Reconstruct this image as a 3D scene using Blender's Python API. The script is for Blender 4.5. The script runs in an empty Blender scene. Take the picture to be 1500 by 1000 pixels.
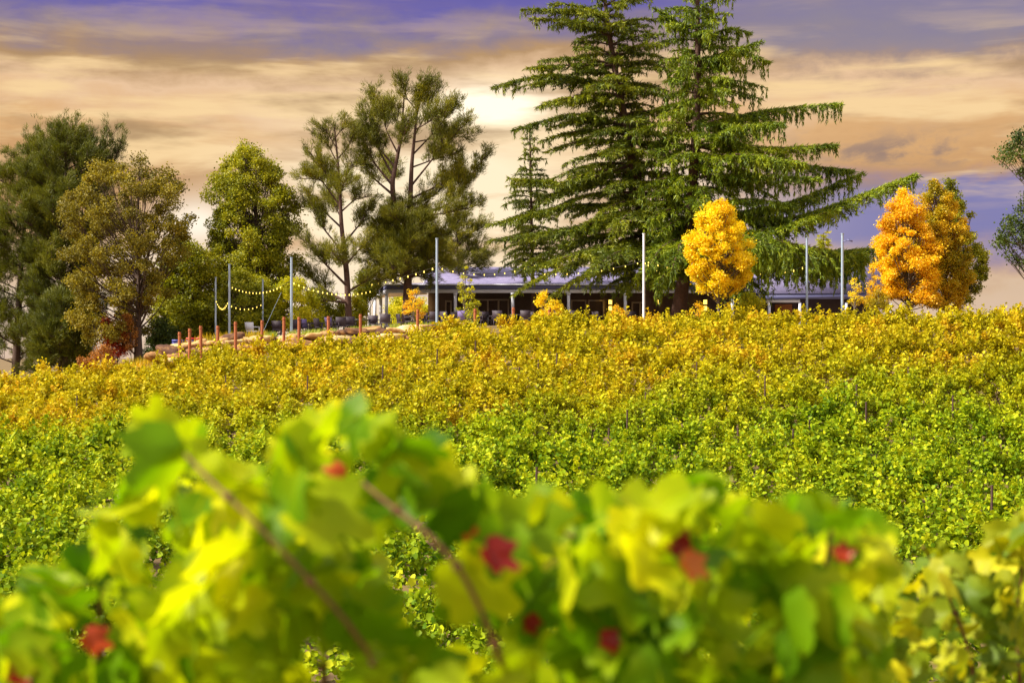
import bpy, math, random
import numpy as np
from mathutils import Vector, Matrix

random.seed(7)
rng = np.random.default_rng(7)
C = bpy.context.scene.collection
scene = bpy.context.scene
F = 2500.0                      # focal length in pixels of a 1500 px wide frame (60 mm on 36 mm)

def at(x, y, Y):
    """point seen at x, y (1500 px frame) when it stands Y metres ahead of the camera"""
    return np.array([(x - 750) / F * Y, Y, (500 - y) / F * Y])

# ------------------------------------------------------------------ camera
cd = bpy.data.cameras.new('camera'); cam = bpy.data.objects.new('camera', cd); C.objects.link(cam)
cam.location = (0, 0, 0); cam.rotation_euler = (math.radians(90), 0, 0)
cd.sensor_width = 36; cd.lens = 60; cd.clip_start = 0.05; cd.clip_end = 6000
cd.dof.use_dof = True; cd.dof.focus_distance = 95; cd.dof.aperture_fstop = 5.2
scene.camera = cam

# ------------------------------------------------------------------ exposure
scene.view_settings.view_transform = 'Standard'
scene.view_settings.look = 'None'
scene.view_settings.exposure = 0.72
scene.view_settings.gamma = 1.0
scene.render.resolution_x = 1024; scene.render.resolution_y = 682
scene.cycles.max_bounces = 6; scene.cycles.diffuse_bounces = 3
scene.cycles.transmission_bounces = 4; scene.cycles.transparent_max_bounces = 6

# ------------------------------------------------------------------ sun
SUN_EL, SUN_AZ = 40.0, -105.0        # azimuth from +Y (view direction), negative = left
sd = bpy.data.lights.new('sun', 'SUN'); sun = bpy.data.objects.new('sun', sd); C.objects.link(sun)
sd.energy = 4.7; sd.angle = math.radians(3.0); sd.color = (1.0, 0.93, 0.80)
_d = Vector((math.sin(math.radians(SUN_AZ)) * math.cos(math.radians(SUN_EL)),
             math.cos(math.radians(SUN_AZ)) * math.cos(math.radians(SUN_EL)), math.sin(math.radians(SUN_EL))))
sun.rotation_euler = _d.to_track_quat('Z', 'Y').to_euler()

# ------------------------------------------------------------------ helpers for nodes
def lin(r, g, b):
    f = lambda c: (c / 255 / 12.92) if c / 255 <= .04045 else ((c / 255 + .055) / 1.055) ** 2.4
    return (f(r), f(g), f(b), 1)

class NT:
    def __init__(s, nt):
        s.nt = nt; s.n = nt.nodes; s.n.clear()
    def node(s, t, **kw):
        nd = s.n.new(t)
        for k, v in kw.items(): setattr(nd, k, v)
        return nd
    def link(s, a, b): s.nt.links.new(a, b)
    def put(s, sock, v):
        if hasattr(v, 'links'): s.link(v, sock)
        else: sock.default_value = v
    def m(s, op, a, b=0.0, c=None, clamp=False):
        nd = s.node('ShaderNodeMath', operation=op, use_clamp=clamp)
        s.put(nd.inputs[0], a); s.put(nd.inputs[1], b)
        if c is not None: s.put(nd.inputs[2], c)
        return nd.outputs[0]
    def mix(s, f, a, b, bt='MIX'):
        nd = s.node('ShaderNodeMix', data_type='RGBA', blend_type=bt)
        s.put(nd.inputs[0], f); s.put(nd.inputs[6], a); s.put(nd.inputs[7], b)
        return nd.outputs[2]
    def ramp(s, f, stops, interp='LINEAR'):
        nd = s.node('ShaderNodeValToRGB'); cr = nd.color_ramp; cr.interpolation = interp
        while len(cr.elements) < len(stops): cr.elements.new(.5)
        for e, (p, c) in zip(cr.elements, stops): e.position = p; e.color = c
        s.put(nd.inputs[0], f); return nd.outputs[0]
    def noise(s, vec, scale, detail=3, rough=.55, dist=0.0):
        nd = s.node('ShaderNodeTexNoise')
        nd.inputs['Scale'].default_value = scale; nd.inputs['Detail'].default_value = detail
        nd.inputs['Roughness'].default_value = rough; nd.inputs['Distortion'].default_value = dist
        if vec is not None: s.link(vec, nd.inputs['Vector'])
        return nd.outputs[0]
    def comb(s, x, y, z):
        nd = s.node('ShaderNodeCombineXYZ')
        s.put(nd.inputs[0], x); s.put(nd.inputs[1], y); s.put(nd.inputs[2], z); return nd.outputs[0]
    def sstep(s, v, a, b):
        nd = s.node('ShaderNodeMapRange', interpolation_type='SMOOTHSTEP')
        s.put(nd.inputs[0], v); nd.inputs[1].default_value = a; nd.inputs[2].default_value = b
        return nd.outputs[0]

# ------------------------------------------------------------------ world: sunset sky with layered cloud
world = bpy.data.worlds.new('World'); scene.world = world; world.use_nodes = True
def build_sky():
    t = NT(world.node_tree)
    tc = t.node('ShaderNodeTexCoord'); sep = t.node('ShaderNodeSeparateXYZ')
    t.link(tc.outputs['Generated'], sep.inputs[0])
    x, y, z = sep.outputs
    # stretched cloud coordinates on the dome (direction based)
    p1 = t.comb(t.m('MULTIPLY', x, 4.0), t.m('MULTIPLY', y, 4.0), t.m('MULTIPLY', z, 22.0))
    n1 = t.noise(p1, 1.0, 4, .5, 0.0)
    p2 = t.comb(t.m('MULTIPLY', x, 7.0), t.m('MULTIPLY_ADD', y, 7.0, 7.3), t.m('MULTIPLY', z, 52.0))
    n2 = t.noise(p2, 1.0, 5, .55, .25)
    p3 = t.comb(t.m('MULTIPLY_ADD', x, 9.0, 3.1), t.m('MULTIPLY', y, 9.0), t.m('MULTIPLY', z, 44.0))
    n3 = t.noise(p3, 1.0, 5, .56, .1)
    w = t.m('ADD', z, t.m('MULTIPLY', t.m('SUBTRACT', n1, .5), .075))
    w = t.m('MULTIPLY', w, 4.0)
    p4 = t.comb(t.m('MULTIPLY', x, 30.0), t.m('MULTIPLY', y, 30.0), t.m('MULTIPLY', z, 60.0))
    n4 = t.noise(p4, 1.0, 6, .6, .2)
    w = t.m('ADD', w, t.m('MULTIPLY', t.m('SUBTRACT', n4, .5), .16))
    base = t.ramp(w, [(0.00, lin(226, 196, 172)), (0.12, lin(222, 190, 160)), (0.24, lin(210, 158, 104)),
                      (0.38, lin(200, 146, 88)), (0.48, lin(230, 178, 116)), (0.56, lin(242, 200, 156)),
                      (0.63, lin(190, 148, 98)), (0.70, lin(146, 126, 140)), (0.78, lin(108, 96, 170)),
                      (0.84, lin(98, 88, 166)), (0.92, lin(140, 134, 178)), (1.0, (1.2, 1.15, 1.2, 1))])
    fx = t.m('GREATER_THAN', y, 0.05)
    h = t.m('DIVIDE', x, t.m('MAXIMUM', y, .05))
    # right: lavender grey above, violet gap below
    rm = t.m('MULTIPLY', t.sstep(h, .06, .17), fx)
    gap = t.m('MULTIPLY', rm, t.m('MULTIPLY', t.sstep(w, .13, .26), t.m('SUBTRACT', 1.0, t.sstep(w, .33, .43))))
    base = t.mix(gap, base, lin(128, 122, 176))
    up = t.m('MULTIPLY', rm, t.sstep(w, .56, .66))
    base = t.mix(t.m('MULTIPLY', up, .75), base, lin(146, 134, 150))
    # bright torn streaks and dark undersides
    band = t.m('MULTIPLY', t.sstep(z, .07, .10), t.m('SUBTRACT', 1.0, t.sstep(z, .15, .185)))
    br = t.m('MULTIPLY', t.sstep(n2, .46, .64), t.m('MULTIPLY_ADD', band, .9, .16))
    base = t.mix(br, base, lin(255, 216, 156))
    dk = t.m('MULTIPLY', t.sstep(n3, .46, .68), t.m('MULTIPLY_ADD', band, .75, .12))
    base = t.mix(dk, base, lin(176, 138, 92))
    # glow of the hidden low sun
    def gauss(h0, z0, sh, sz):
        a = t.m('POWER', t.m('ABSOLUTE', t.m('DIVIDE', t.m('SUBTRACT', h, h0), sh)), 2.0)
        b = t.m('POWER', t.m('ABSOLUTE', t.m('DIVIDE', t.m('SUBTRACT', z, z0), sz)), 2.0)
        return t.m('MULTIPLY', t.m('EXPONENT', t.m('MULTIPLY', t.m('ADD', a, b), -1.0)), fx)
    thin = t.m('SUBTRACT', 1.25, t.sstep(n3, .42, .68))
    g1 = t.m('MULTIPLY', gauss(-.012, .136, .035, .012), thin)
    g2 = t.m('MULTIPLY', gauss(-.055, .078, .085, .042), t.m('MULTIPLY', thin, 1.5))
    g3 = t.m('MULTIPLY', gauss(-.17, .030, .16, .026), thin)
    g4 = t.m('MULTIPLY', gauss(.10, .075, .06, .03), thin)
    base = t.mix(t.m('MULTIPLY', g3, .95, clamp=True), base, (1.05, .86, .66, 1))
    base = t.mix(t.m('MULTIPLY', g4, .8, clamp=True), base, (.95, .76, .60, 1))
    base = t.mix(t.m('MULTIPLY', g2, 1.0, clamp=True), base, (1.15, .93, .62, 1))
    base = t.mix(t.m('MULTIPLY', g1, 1.3, clamp=True), base, (1.45, 1.25, .92, 1))
    g5 = gauss(-.185, .068, .022, .014)
    base = t.mix(t.m('MULTIPLY', g5, .95, clamp=True), base, (1.2, 1.05, .85, 1))
    g6 = t.m('MULTIPLY', gauss(.225, .108, .075, .011), t.sstep(n4, .42, .60))
    base = t.mix(t.m('MULTIPLY', g6, .8, clamp=True), base, lin(136, 112, 108))
    # below horizon: dull ground bounce
    base = t.mix(t.sstep(z, -.01, -.08), base, (.22, .20, .15, 1))
    sky = t.node('ShaderNodeTexSky', sky_type='NISHITA')
    sky.sun_disc = False; sky.sun_elevation = math.radians(SUN_EL); sky.sun_rotation = math.radians(SUN_AZ)
    b1 = t.node('ShaderNodeBackground'); t.link(sky.outputs[0], b1.inputs[0]); b1.inputs[1].default_value = .07
    b2 = t.node('ShaderNodeBackground'); t.link(base, b2.inputs[0]); b2.inputs[1].default_value = .60
    ad = t.node('ShaderNodeMixShader'); ad.inputs[0].default_value = .93; t.link(b1.outputs[0], ad.inputs[1]); t.link(b2.outputs[0], ad.inputs[2])
    out = t.node('ShaderNodeOutputWorld'); t.link(ad.outputs[0], out.inputs[0])
build_sky()

# ------------------------------------------------------------------ materials
def new_mat(name):
    m = bpy.data.materials.new(name); m.use_nodes = True
    t = NT(m.node_tree); out = t.node('ShaderNodeOutputMaterial')
    p = t.node('ShaderNodeBsdfPrincipled'); t.link(p.outputs[0], out.inputs[0])
    return m, t, p, out

def solid(name, col, rough=.6, var=.15, scale=6.0, metal=0.0, bump=0.0, spec=.5):
    m, t, p, out = new_mat(name)
    g = t.node('ShaderNodeNewGeometry')
    n = t.noise(g.outputs['Position'], scale, 5)
    c = t.mix(t.m('MULTIPLY', n, 1.0), tuple(c * (1 - var * 1.6) for c in col[:3]) + (1,), tuple(min(1, c * (1 + var * 1.6)) for c in col[:3]) + (1,))
    t.link(c, p.inputs['Base Color']); p.inputs['Roughness'].default_value = rough
    p.inputs['Metallic'].default_value = metal; p.inputs['Specular IOR Level'].default_value = spec
    if bump:
        b = t.node('ShaderNodeBump'); b.inputs['Strength'].default_value = bump; b.inputs['Distance'].default_value = .05
        t.link(n, b.inputs['Height']); t.link(b.outputs[0], p.inputs['Normal'])
    return m

def leafmat(name, stops, trans=.35, rough=.5, patch=.35, pscale=.35, spec=.4, tint=(1.25, 1.2, .7)):
    """stops: list of linear rgb from dark/old to light/young; picked by a per-leaf random and slow patches"""
    m, t, p, out = new_mat(name)
    a = t.node('ShaderNodeAttribute'); a.attribute_name = 'rnd'
    g = t.node('ShaderNodeNewGeometry')
    n = t.noise(g.outputs['Position'], pscale, 3)
    n = t.sstep(n, .3, .7)
    f = t.m('ADD', t.m('MULTIPLY', a.outputs['Fac'], 1 - patch), t.m('MULTIPLY', n, patch))
    k = len(stops)
    c = t.ramp(f, [(i / (k - 1), tuple(s) + (1,)) for i, s in enumerate(stops)])
    t.link(c, p.inputs['Base Color']); p.inputs['Roughness'].default_value = rough
    p.inputs['Specular IOR Level'].default_value = spec
    tr = t.node('ShaderNodeBsdfTranslucent')
    t.link(t.mix(1.0, c, tuple(tint) + (1,), 'MULTIPLY'), tr.inputs[0])
    mx = t.node('ShaderNodeMixShader'); mx.inputs[0].default_value = trans
    t.link(p.outputs[0], mx.inputs[1]); t.link(tr.outputs[0], mx.inputs[2]); t.link(mx.outputs[0], out.inputs[0])
    return m

def vinemat():
    m, t, p, out = new_mat('vine_leaf')
    a = t.node('ShaderNodeAttribute'); a.attribute_name = 'rnd'
    g = t.node('ShaderNodeNewGeometry'); sp = t.node('ShaderNodeSeparateXYZ'); t.link(g.outputs['Position'], sp.inputs[0])
    n = t.noise(g.outputs['Position'], .11, 4, .6); n2 = t.noise(g.outputs['Position'], .45, 3, .6)
    Y = sp.outputs[1]; X = sp.outputs[0]
    edge = t.m('ADD', Y, t.m('MULTIPLY', t.m('SUBTRACT', n, .5), 26.0))
    edge = t.m('ADD', edge, t.m('MULTIPLY', t.m('SUBTRACT', n2, .5), 12.0))
    edge = t.m('SUBTRACT', edge, t.m('MULTIPLY', X, .25))
    zone = t.sstep(edge, 50.0, 72.0)
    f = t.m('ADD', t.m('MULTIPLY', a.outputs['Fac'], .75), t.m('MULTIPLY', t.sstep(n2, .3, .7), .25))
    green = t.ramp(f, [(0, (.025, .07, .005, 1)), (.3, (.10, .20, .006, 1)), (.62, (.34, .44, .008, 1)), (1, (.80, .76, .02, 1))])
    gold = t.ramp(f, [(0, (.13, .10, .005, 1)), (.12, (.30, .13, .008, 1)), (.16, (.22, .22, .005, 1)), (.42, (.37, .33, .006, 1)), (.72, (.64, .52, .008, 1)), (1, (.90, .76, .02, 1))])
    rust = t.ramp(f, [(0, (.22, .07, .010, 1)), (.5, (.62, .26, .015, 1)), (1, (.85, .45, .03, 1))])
    c = t.mix(zone, green, gold)
    rz = t.m('MULTIPLY', t.sstep(n2, .50, .68), t.m('MULTIPLY', t.sstep(edge, 62, 72), .45))
    c = t.mix(rz, c, rust)
    t.link(c, p.inputs['Base Color']); p.inputs['Roughness'].default_value = .5; p.inputs['Specular IOR Level'].default_value = .1
    tr = t.node('ShaderNodeBsdfTranslucent'); t.link(t.mix(1.0, c, (1.1, 1.05, .7, 1), 'MULTIPLY'), tr.inputs[0])
    mx = t.node('ShaderNodeMixShader'); mx.inputs[0].default_value = .30
    t.link(p.outputs[0], mx.inputs[1]); t.link(tr.outputs[0], mx.inputs[2]); t.link(mx.outputs[0], out.inputs[0])
    return m

def shingle():
    m, t, p, out = new_mat('roof_shingle')
    g = t.node('ShaderNodeNewGeometry')
    b = t.node('ShaderNodeTexBrick'); b.inputs['Scale'].default_value = 3.0
    b.inputs['Color1'].default_value = (.17, .14, .30, 1); b.inputs['Color2'].default_value = (.27, .225, .42, 1)
    b.inputs['Mortar'].default_value = (.08, .07, .14, 1); b.inputs['Mortar Size'].default_value = .02
    t.link(g.outputs['Position'], b.inputs[0])
    n = t.noise(g.outputs['Position'], 2.0, 5)
    c = t.mix(.35, b.outputs[0], t.ramp(n, [(.3, (.14, .125, .22, 1)), (.7, (.32, .29, .42, 1))]))
    t.link(c, p.inputs['Base Color']); p.inputs['Roughness'].default_value = .8
    return m

def stonemat():
    m, t, p, out = new_mat('boulder_stone')
    g = t.node('ShaderNodeNewGeometry'); oi = t.node('ShaderNodeObjectInfo')
    n = t.noise(g.outputs['Position'], 2.2, 7, .65)
    v = t.m('ADD', t.m('MULTIPLY', n, .8), t.m('MULTIPLY', t.m('SUBTRACT', oi.outputs['Random'], .5), .35))
    c = t.ramp(v, [(.22, (.10, .04, .02, 1)), (.40, (.38, .19, .06, 1)), (.52, (.56, .37, .13, 1)), (.66, (.70, .58, .30, 1))])
    t.link(c, p.inputs['Base Color']); p.inputs['Roughness'].default_value = .85
    b = t.node('ShaderNodeBump'); b.inputs['Strength'].default_value = .8; b.inputs['Distance'].default_value = .06
    t.link(n, b.inputs['Height']); t.link(b.outputs[0], p.inputs['Normal'])
    return m

def glow(name, col, s):
    m, t, p, out = new_mat(name)
    p.inputs['Base Color'].default_value = col + (1,); p.inputs['Emission Color'].default_value = col + (1,)
    p.inputs['Emission Strength'].default_value = s; return m

def groundmat(name, a, b, sc):
    m, t, p, out = new_mat(name)
    g = t.node('ShaderNodeNewGeometry')
    n = t.noise(g.outputs['Position'], sc, 8, .65)
    t.link(t.ramp(n, [(.35, a + (1,)), (.65, b + (1,))]), p.inputs['Base Color']); p.inputs['Roughness'].default_value = .95
    return m

M = dict(
    vine=vinemat(), shingle=shingle(), stone=stonemat(),
    soil=groundmat('soil', (.10, .055, .02), (.24, .16, .05), 1.3),
    paving=groundmat('patio_gravel', (.28, .22, .15), (.42, .34, .24), 3.0),
    bark=solid('bark', (.085, .05, .035), .9, .35, 9, bump=.6),
    bark_red=solid('reddish_bark', (.10, .05, .035), .9, .35, 7, bump=.6),
    bark_grey=solid('grey_bark', (.16, .12, .09), .9, .3, 8, bump=.5),
    cane=solid('cane', (.13, .045, .012), .7, .3, 40),
    rust=solid('rusty_steel', (.36, .10, .03), .8, .35, 14),
    stake=solid('dark_stake', (.09, .045, .035), .8, .3, 14),
    pole=solid('galvanised_pole', (.36, .44, .56), .45, .06, 4),
    white=solid('white_paint', (.80, .80, .90), .45, .05, 3),
    fascia=solid('blue_fascia', (.13, .13, .28), .5, .08, 3),
    wall=solid('brown_siding', (.095, .062, .05), .8, .2, 5),
    ceil=solid('tan_ceiling', (.60, .44, .27), .7, .12, 3),
    frame=solid('taupe_frame', (.42, .34, .29), .6, .08, 4),
    glass=solid('dark_glass', (.03, .025, .025), .12, .3, 2, spec=.8),
    curtain=solid('orange_blind', (.55, .20, .04), .8, .3, 6),
    wicker=solid('dark_wicker', (.05, .032, .045), .65, .4, 30),
    purple=solid('purple_fabric', (.20, .15, .34), .85, .15, 9),
    blue=solid('blue_plastic', (.06, .07, .36), .5, .1, 9),
    red=solid('red_plastic', (.60, .03, .02), .5, .1, 9),
    cable=solid('cable', (.05, .04, .03), .6, .1, 9),
    bulb=glow('lit_bulb', (1.0, .72, .12), 1.3),
    lamp=glow('lit_lamp', (1.0, .62, .10), 2.0),
    metal=solid('dark_metal', (.05, .05, .055), .4, .1, 9, metal=.5),
    cedar=leafmat('cedar_needles', [(.035,.05,.004),(.09,.125,.005),(.23,.26,.006),(.50,.48,.015)], .25, .55, .35, .5),
    cedar2=leafmat('cedar_needles_bright', [(.035,.06,.004),(.11,.17,.005),(.27,.33,.006),(.52,.54,.015)], .25, .55, .35, .5),
    pine=leafmat('pine_needles', [(.05,.055,.005),(.12,.125,.006),(.24,.23,.008),(.45,.36,.015)], .3, .6, .4, .4),
    darkc=leafmat('dark_conifer_needles', [(.035,.045,.004),(.085,.10,.006),(.17,.18,.008),(.32,.29,.012)], .25, .6, .4, .35),
    olive=leafmat('olive_brown_leaves', [(.08,.065,.008),(.18,.15,.012),(.31,.25,.015),(.50,.38,.02)], .35, .6, .45, .28),
    green=leafmat('green_leaves', [(.08,.095,.004),(.20,.22,.005),(.37,.36,.007),(.58,.50,.012)], .35, .55, .4, .3),
    ygreen=leafmat('yellow_green_leaves', [(.18,.22,.006),(.42,.44,.008),(.66,.60,.010),(.85,.74,.02)], .4, .55, .45, .5),
    dgreen=leafmat('dark_green_leaves', [(.02, .04, .006), (.05, .08, .010), (.09, .13, .012), (.18, .20, .02)], .3, .55, .4, .5),
    yellow=leafmat('yellow_leaves', [(.70,.42,.005),(.92,.66,.006),(.96,.78,.010),(.98,.88,.05)], .4, .5, .4, .8),
    orange=leafmat('orange_leaves', [(.46,.28,.006),(.84,.48,.008),(.94,.64,.010),(.95,.78,.03)], .4, .5, .5, .5),
    ogreen=leafmat('olive_orange_leaves', [(.20,.18,.005),(.46,.36,.008),(.78,.50,.010),(.88,.66,.02)], .4, .5, .6, .4),
    redl=leafmat('red_leaves', [(.14,.012,.010),(.34,.03,.015),(.50,.07,.02),(.55,.16,.03)], .3, .6, .3, 1.0),
    rustl=leafmat('rust_leaves', [(.16, .06, .015), (.34, .13, .02), (.50, .20, .03), (.55, .30, .05)], .3, .6, .3, 1.0),
    fgleaf=leafmat('near_vine_leaf', [(.03,.11,.003),(.16,.31,.004),(.46,.54,.006),(.96,.86,.012)], .55, .4, .45, 4.0, .12, (1.1, 1.15, .3)),
    fgyel=leafmat('corner_vine_leaf', [(.03,.09,.004),(.14,.22,.006),(.46,.46,.008),(.90,.76,.015)], .4, .55, .4, 3.0, .3, (1.1, 1.1, .4)),
    fgred=leafmat('red_vine_leaf', [(.12,.006,.006),(.32,.016,.008),(.56,.07,.01),(.78,.34,.02)], .4, .4, .2, 8.0),
    grass=leafmat('grass_blades', [(.12, .20, .02), (.28, .36, .03), (.45, .48, .05), (.6, .55, .1)], .4, .5, .3, 1.0),
)

# ------------------------------------------------------------------ mesh toolkit
class MB:
    def __init__(s): s.V = []; s.Q = []; s.T = []; s.R = []; s.n = 0; s.NG = []
    def add(s, V, faces, rnd=None):
        V = np.asarray(V, float).reshape(-1, 3); faces = np.asarray(faces, int)
        (s.Q if faces.shape[1] == 4 else s.T).append(faces + s.n)
        s.V.append(V); s.R.append(np.full(len(V), .5) if rnd is None else np.asarray(rnd, float)); s.n += len(V)
    def addmix(s, V, tris, quads, rnd=None):
        n0 = s.n; s.add(V, tris, rnd); 
        if len(quads): s.Q.append(np.asarray(quads, int) + n0)
    def box(s, x0, x1, y0, y1, z0, z1):
        V = [(x, y, z) for z in (z0, z1) for y in (y0, y1) for x in (x0, x1)]
        s.add(V, [(0, 2, 3, 1), (4, 5, 7, 6), (0, 1, 5, 4), (2, 6, 7, 3), (0, 4, 6, 2), (1, 3, 7, 5)])
    def bar(s, a, b, w, d=None, up=(0, 0, 1)):
        a = Vector(a); b = Vector(b); z = (b - a).normalized(); x = z.cross(Vector(up))
        if x.length < 1e-3: x = z.cross(Vector((0, 1, 0)))
        x.normalize(); y = z.cross(x); d = d or w
        V = [p + x * sx * w / 2 + y * sy * d / 2 for p in (a, b) for sx, sy in ((-1, -1), (1, -1), (1, 1), (-1, 1))]
        s.add([tuple(v) for v in V], [(0, 1, 2, 3), (7, 6, 5, 4), (0, 4, 5, 1), (1, 5, 6, 2), (2, 6, 7, 3), (3, 7, 4, 0)])
    def hexa(s, V8):
        s.add(V8, [(0, 3, 2, 1), (4, 5, 6, 7), (0, 1, 5, 4), (1, 2, 6, 5), (2, 3, 7, 6), (3, 0, 4, 7)])
    def tube(s, pts, rad, sides=6):
        pts = np.asarray(pts, float); n = len(pts); rad = np.broadcast_to(np.asarray(rad, float), (n,))
        d = np.gradient(pts, axis=0); d /= np.linalg.norm(d, axis=1)[:, None] + 1e-9
        ref = np.array([.31, .83, .46]) if abs(d[:, 2]).mean() > .7 else np.array([0, 0, 1.])
        u = np.cross(d, ref); u /= np.linalg.norm(u, axis=1)[:, None] + 1e-9; v = np.cross(d, u)
        a = np.arange(sides) / sides * 2 * math.pi
        V = pts[:, None, :] + rad[:, None, None] * (np.cos(a)[None, :, None] * u[:, None, :] + np.sin(a)[None, :, None] * v[:, None, :])
        i = np.arange(n - 1)[:, None] * sides; j = np.arange(sides)[None, :]; k = (j + 1) % sides
        Fq = np.stack([i + j, i + k, i + sides + k, i + sides + j], -1).reshape(-1, 4)
        s.add(V.reshape(-1, 3), Fq)
        if sides == 4: s.Q.append(np.array([[0, 1, 2, 3]]) + s.n - n * 4); s.Q.append(np.array([[3, 2, 1, 0]]) + s.n - 4)
        else:
            s.add(V[-1], [(0, q, q + 1) for q in range(1, sides - 1)]); s.add(V[0], [(0, q + 1, q) for q in range(1, sides - 1)])
    def build(s, name, mat, parent=None, smooth=False):
        V = np.concatenate(s.V).astype(np.float32)
        Q = np.concatenate(s.Q) if s.Q else np.zeros((0, 4), int); T = np.concatenate(s.T) if s.T else np.zeros((0, 3), int)
        me = bpy.data.meshes.new(name)
        me.vertices.add(len(V)); me.vertices.foreach_set('co', V.ravel())
        loops = np.concatenate([Q.ravel(), T.ravel()]).astype(np.int32)
        me.loops.add(len(loops)); me.loops.foreach_set('vertex_index', loops)
        st = np.concatenate([np.arange(len(Q)) * 4, len(Q) * 4 + np.arange(len(T)) * 3]).astype(np.int32)
        me.polygons.add(len(st)); me.polygons.foreach_set('loop_start', st)
        me.update(calc_edges=True)
        at_ = me.attributes.new('rnd', 'FLOAT', 'POINT'); at_.data.foreach_set('value', np.concatenate(s.R).astype(np.float32))
        if smooth: me.polygons.foreach_set('use_smooth', np.ones(len(st), bool))
        me.materials.append(mat)
        o = bpy.data.objects.new(name, me); C.objects.link(o)
        if parent is not None:
            o.parent = parent
            if parent.type == 'EMPTY' and not parent.get('_local'):
                me.transform(Matrix.Translation(-parent.location))
        return o

def unit(v): return v / (np.linalg.norm(v, axis=-1, keepdims=True) + 1e-9)
def rdir(n): return unit(rng.normal(size=(n, 3)))

LEAF_V = np.array([(0, 0, 0), (-.5, .35, .12), (-.32, .85, .05), (0, 1, -.05), (.32, .85, .05), (.5, .35, .12)])
LEAF_F = [(0, 3, 2, 1), (0, 5, 4, 3)]
DIA_V = np.array([(0, 0, 0), (-.5, .45, .15), (0, 1, 0), (.5, .45, .15)]); DIA_F = [(0, 2, 1), (0, 3, 2)]
NEE_V = np.array([(-.5, 0, 0), (.5, 0, 0), (0, 1, 0)]); NEE_F = [(0, 1, 2)]

def stamp(mb, T, Fc, P, D, N, L, W, rnd):
    """stamp template T (x across, y along D, z along N) on points P"""
    D = unit(D); X = unit(np.cross(D, N)); Z = np.cross(X, D)
    L = np.broadcast_to(L, (len(P),)); W = np.broadcast_to(W, (len(P),))
    V = P[:, None, :] + (T[None, :, 0, None] * W[:, None, None]) * X[:, None, :] + (T[None, :, 1, None] * L[:, None, None]) * D[:, None, :] \
        + (T[None, :, 2, None] * W[:, None, None]) * Z[:, None, :]
    k = len(T); Fc = np.asarray(Fc)
    Fa = (np.arange(len(P))[:, None, None] * k + Fc[None]).reshape(-1, Fc.shape[1])
    mb.add(V.reshape(-1, 3), Fa, np.repeat(rnd, k))

def leaves(mb, P, size, up=.3, T=DIA_V, Fc=DIA_F, D=None, aspect=.8, rnd=None):
    n = len(P)
    if n == 0: return
    if D is None: D = rdir(n) + np.array([0, 0, -.35])
    N = rdir(n) + np.array([0, 0, up])
    L = size * rng.uniform(.65, 1.25, n)
    stamp(mb, T, Fc, P, D, N, L, L * aspect, rng.random(n) if rnd is None else rnd)

def thing(name, label, cat, loc=(0, 0, 0), group=None):
    o = bpy.data.objects.new(name, None); C.objects.link(o); o.location = tuple(float(v) for v in loc)
    o['label'] = label; o['category'] = cat; o.empty_display_size = .3
    if group: o['group'] = group
    return o
def tag(o, label=None, cat=None, group=None, kind=None):
    if label: o['label'] = label
    if cat: o['category'] = cat
    if group: o['group'] = group
    if kind: o['kind'] = kind
    return o
def copy_tree(o, loc, rz=None, label=None, group=None, scale=None):
    c = o.copy(); C.objects.link(c); c.location = tuple(float(v) for v in loc)
    if rz is not None: c.rotation_euler = (0, 0, rz)
    if label: c['label'] = label
    if group: c['group'] = group
    if scale: c.scale = scale
    for ch in list(o.children):
        d = ch.copy(); C.objects.link(d); d.parent = c
    return c

# ------------------------------------------------------------------ terrain
COLS = np.array([-600, 0, 130, 220, 270, 300, 400, 500, 600, 700, 800, 1000, 1300, 1500, 2100], float)
CREST = np.array([556, 540, 532, 522, 517, 513, 501, 493, 483, 466, 460, 455, 451, 450, 448], float)
Y70 = np.array([592, 580, 575, 570, 567, 565, 557, 550, 545, 540, 537, 535, 531, 530, 526], float)
PLAT = np.array([-3.6, -3.0, -2.0, -1.15, -.35, 0, .26, .5, .78, .9, .9, .9, .9, .9, .8])
nC = len(COLS); VH = 1.5
def row(y, Y):
    return (500 - np.broadcast_to(np.asarray(y, float), (nC,))) / F * Y - VH
ROWS = [(-3000, np.full(nC, -1.8)), (-20, np.full(nC, -1.6)), (0, np.full(nC, -1.62)), (3, np.full(nC, -1.8)), (8, np.full(nC, -3.4)), (15, np.full(nC, -5.0)),
        (22, np.full(nC, -5.6)), (32, row(np.linspace(812, 838, nC), 32)), (40, row(np.linspace(722, 748, nC), 40)),
        (52, row(np.linspace(645, 640, nC), 52)), (70, row(Y70, 70)), (90, row(CREST, 90)), (93, row(CREST, 90) * .6 + (PLAT - .7) * .4),
        (96.5, PLAT), (135, PLAT), (200, PLAT * .3 - 4), (600, np.full(nC, -12.)), (3000, np.full(nC, -30.))]
RY = np.array([r[0] for r in ROWS], float); RZ = np.array([r[1] for r in ROWS])
def ground(X, Y):
    X = np.asarray(X, float); Y = np.asarray(Y, float)
    u = X / np.maximum(Y, 30) * F + 750
    ci = np.clip(np.searchsorted(COLS, u) - 1, 0, nC - 2); cf = np.clip((u - COLS[ci]) / (COLS[ci + 1] - COLS[ci]), 0, 1)
    ri = np.clip(np.searchsorted(RY, Y) - 1, 0, len(RY) - 2); rf = np.clip((Y - RY[ri]) / (RY[ri + 1] - RY[ri]), 0, 1)
    a = RZ[ri, ci] * (1 - cf) + RZ[ri, ci + 1] * cf; b = RZ[ri + 1, ci] * (1 - cf) + RZ[ri + 1, ci + 1] * cf
    return a * (1 - rf) + b * rf
def gz(X, Y): return float(ground(X, Y))
def px2(x, Y): return ((x - 750) / F * Y, Y)

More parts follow.
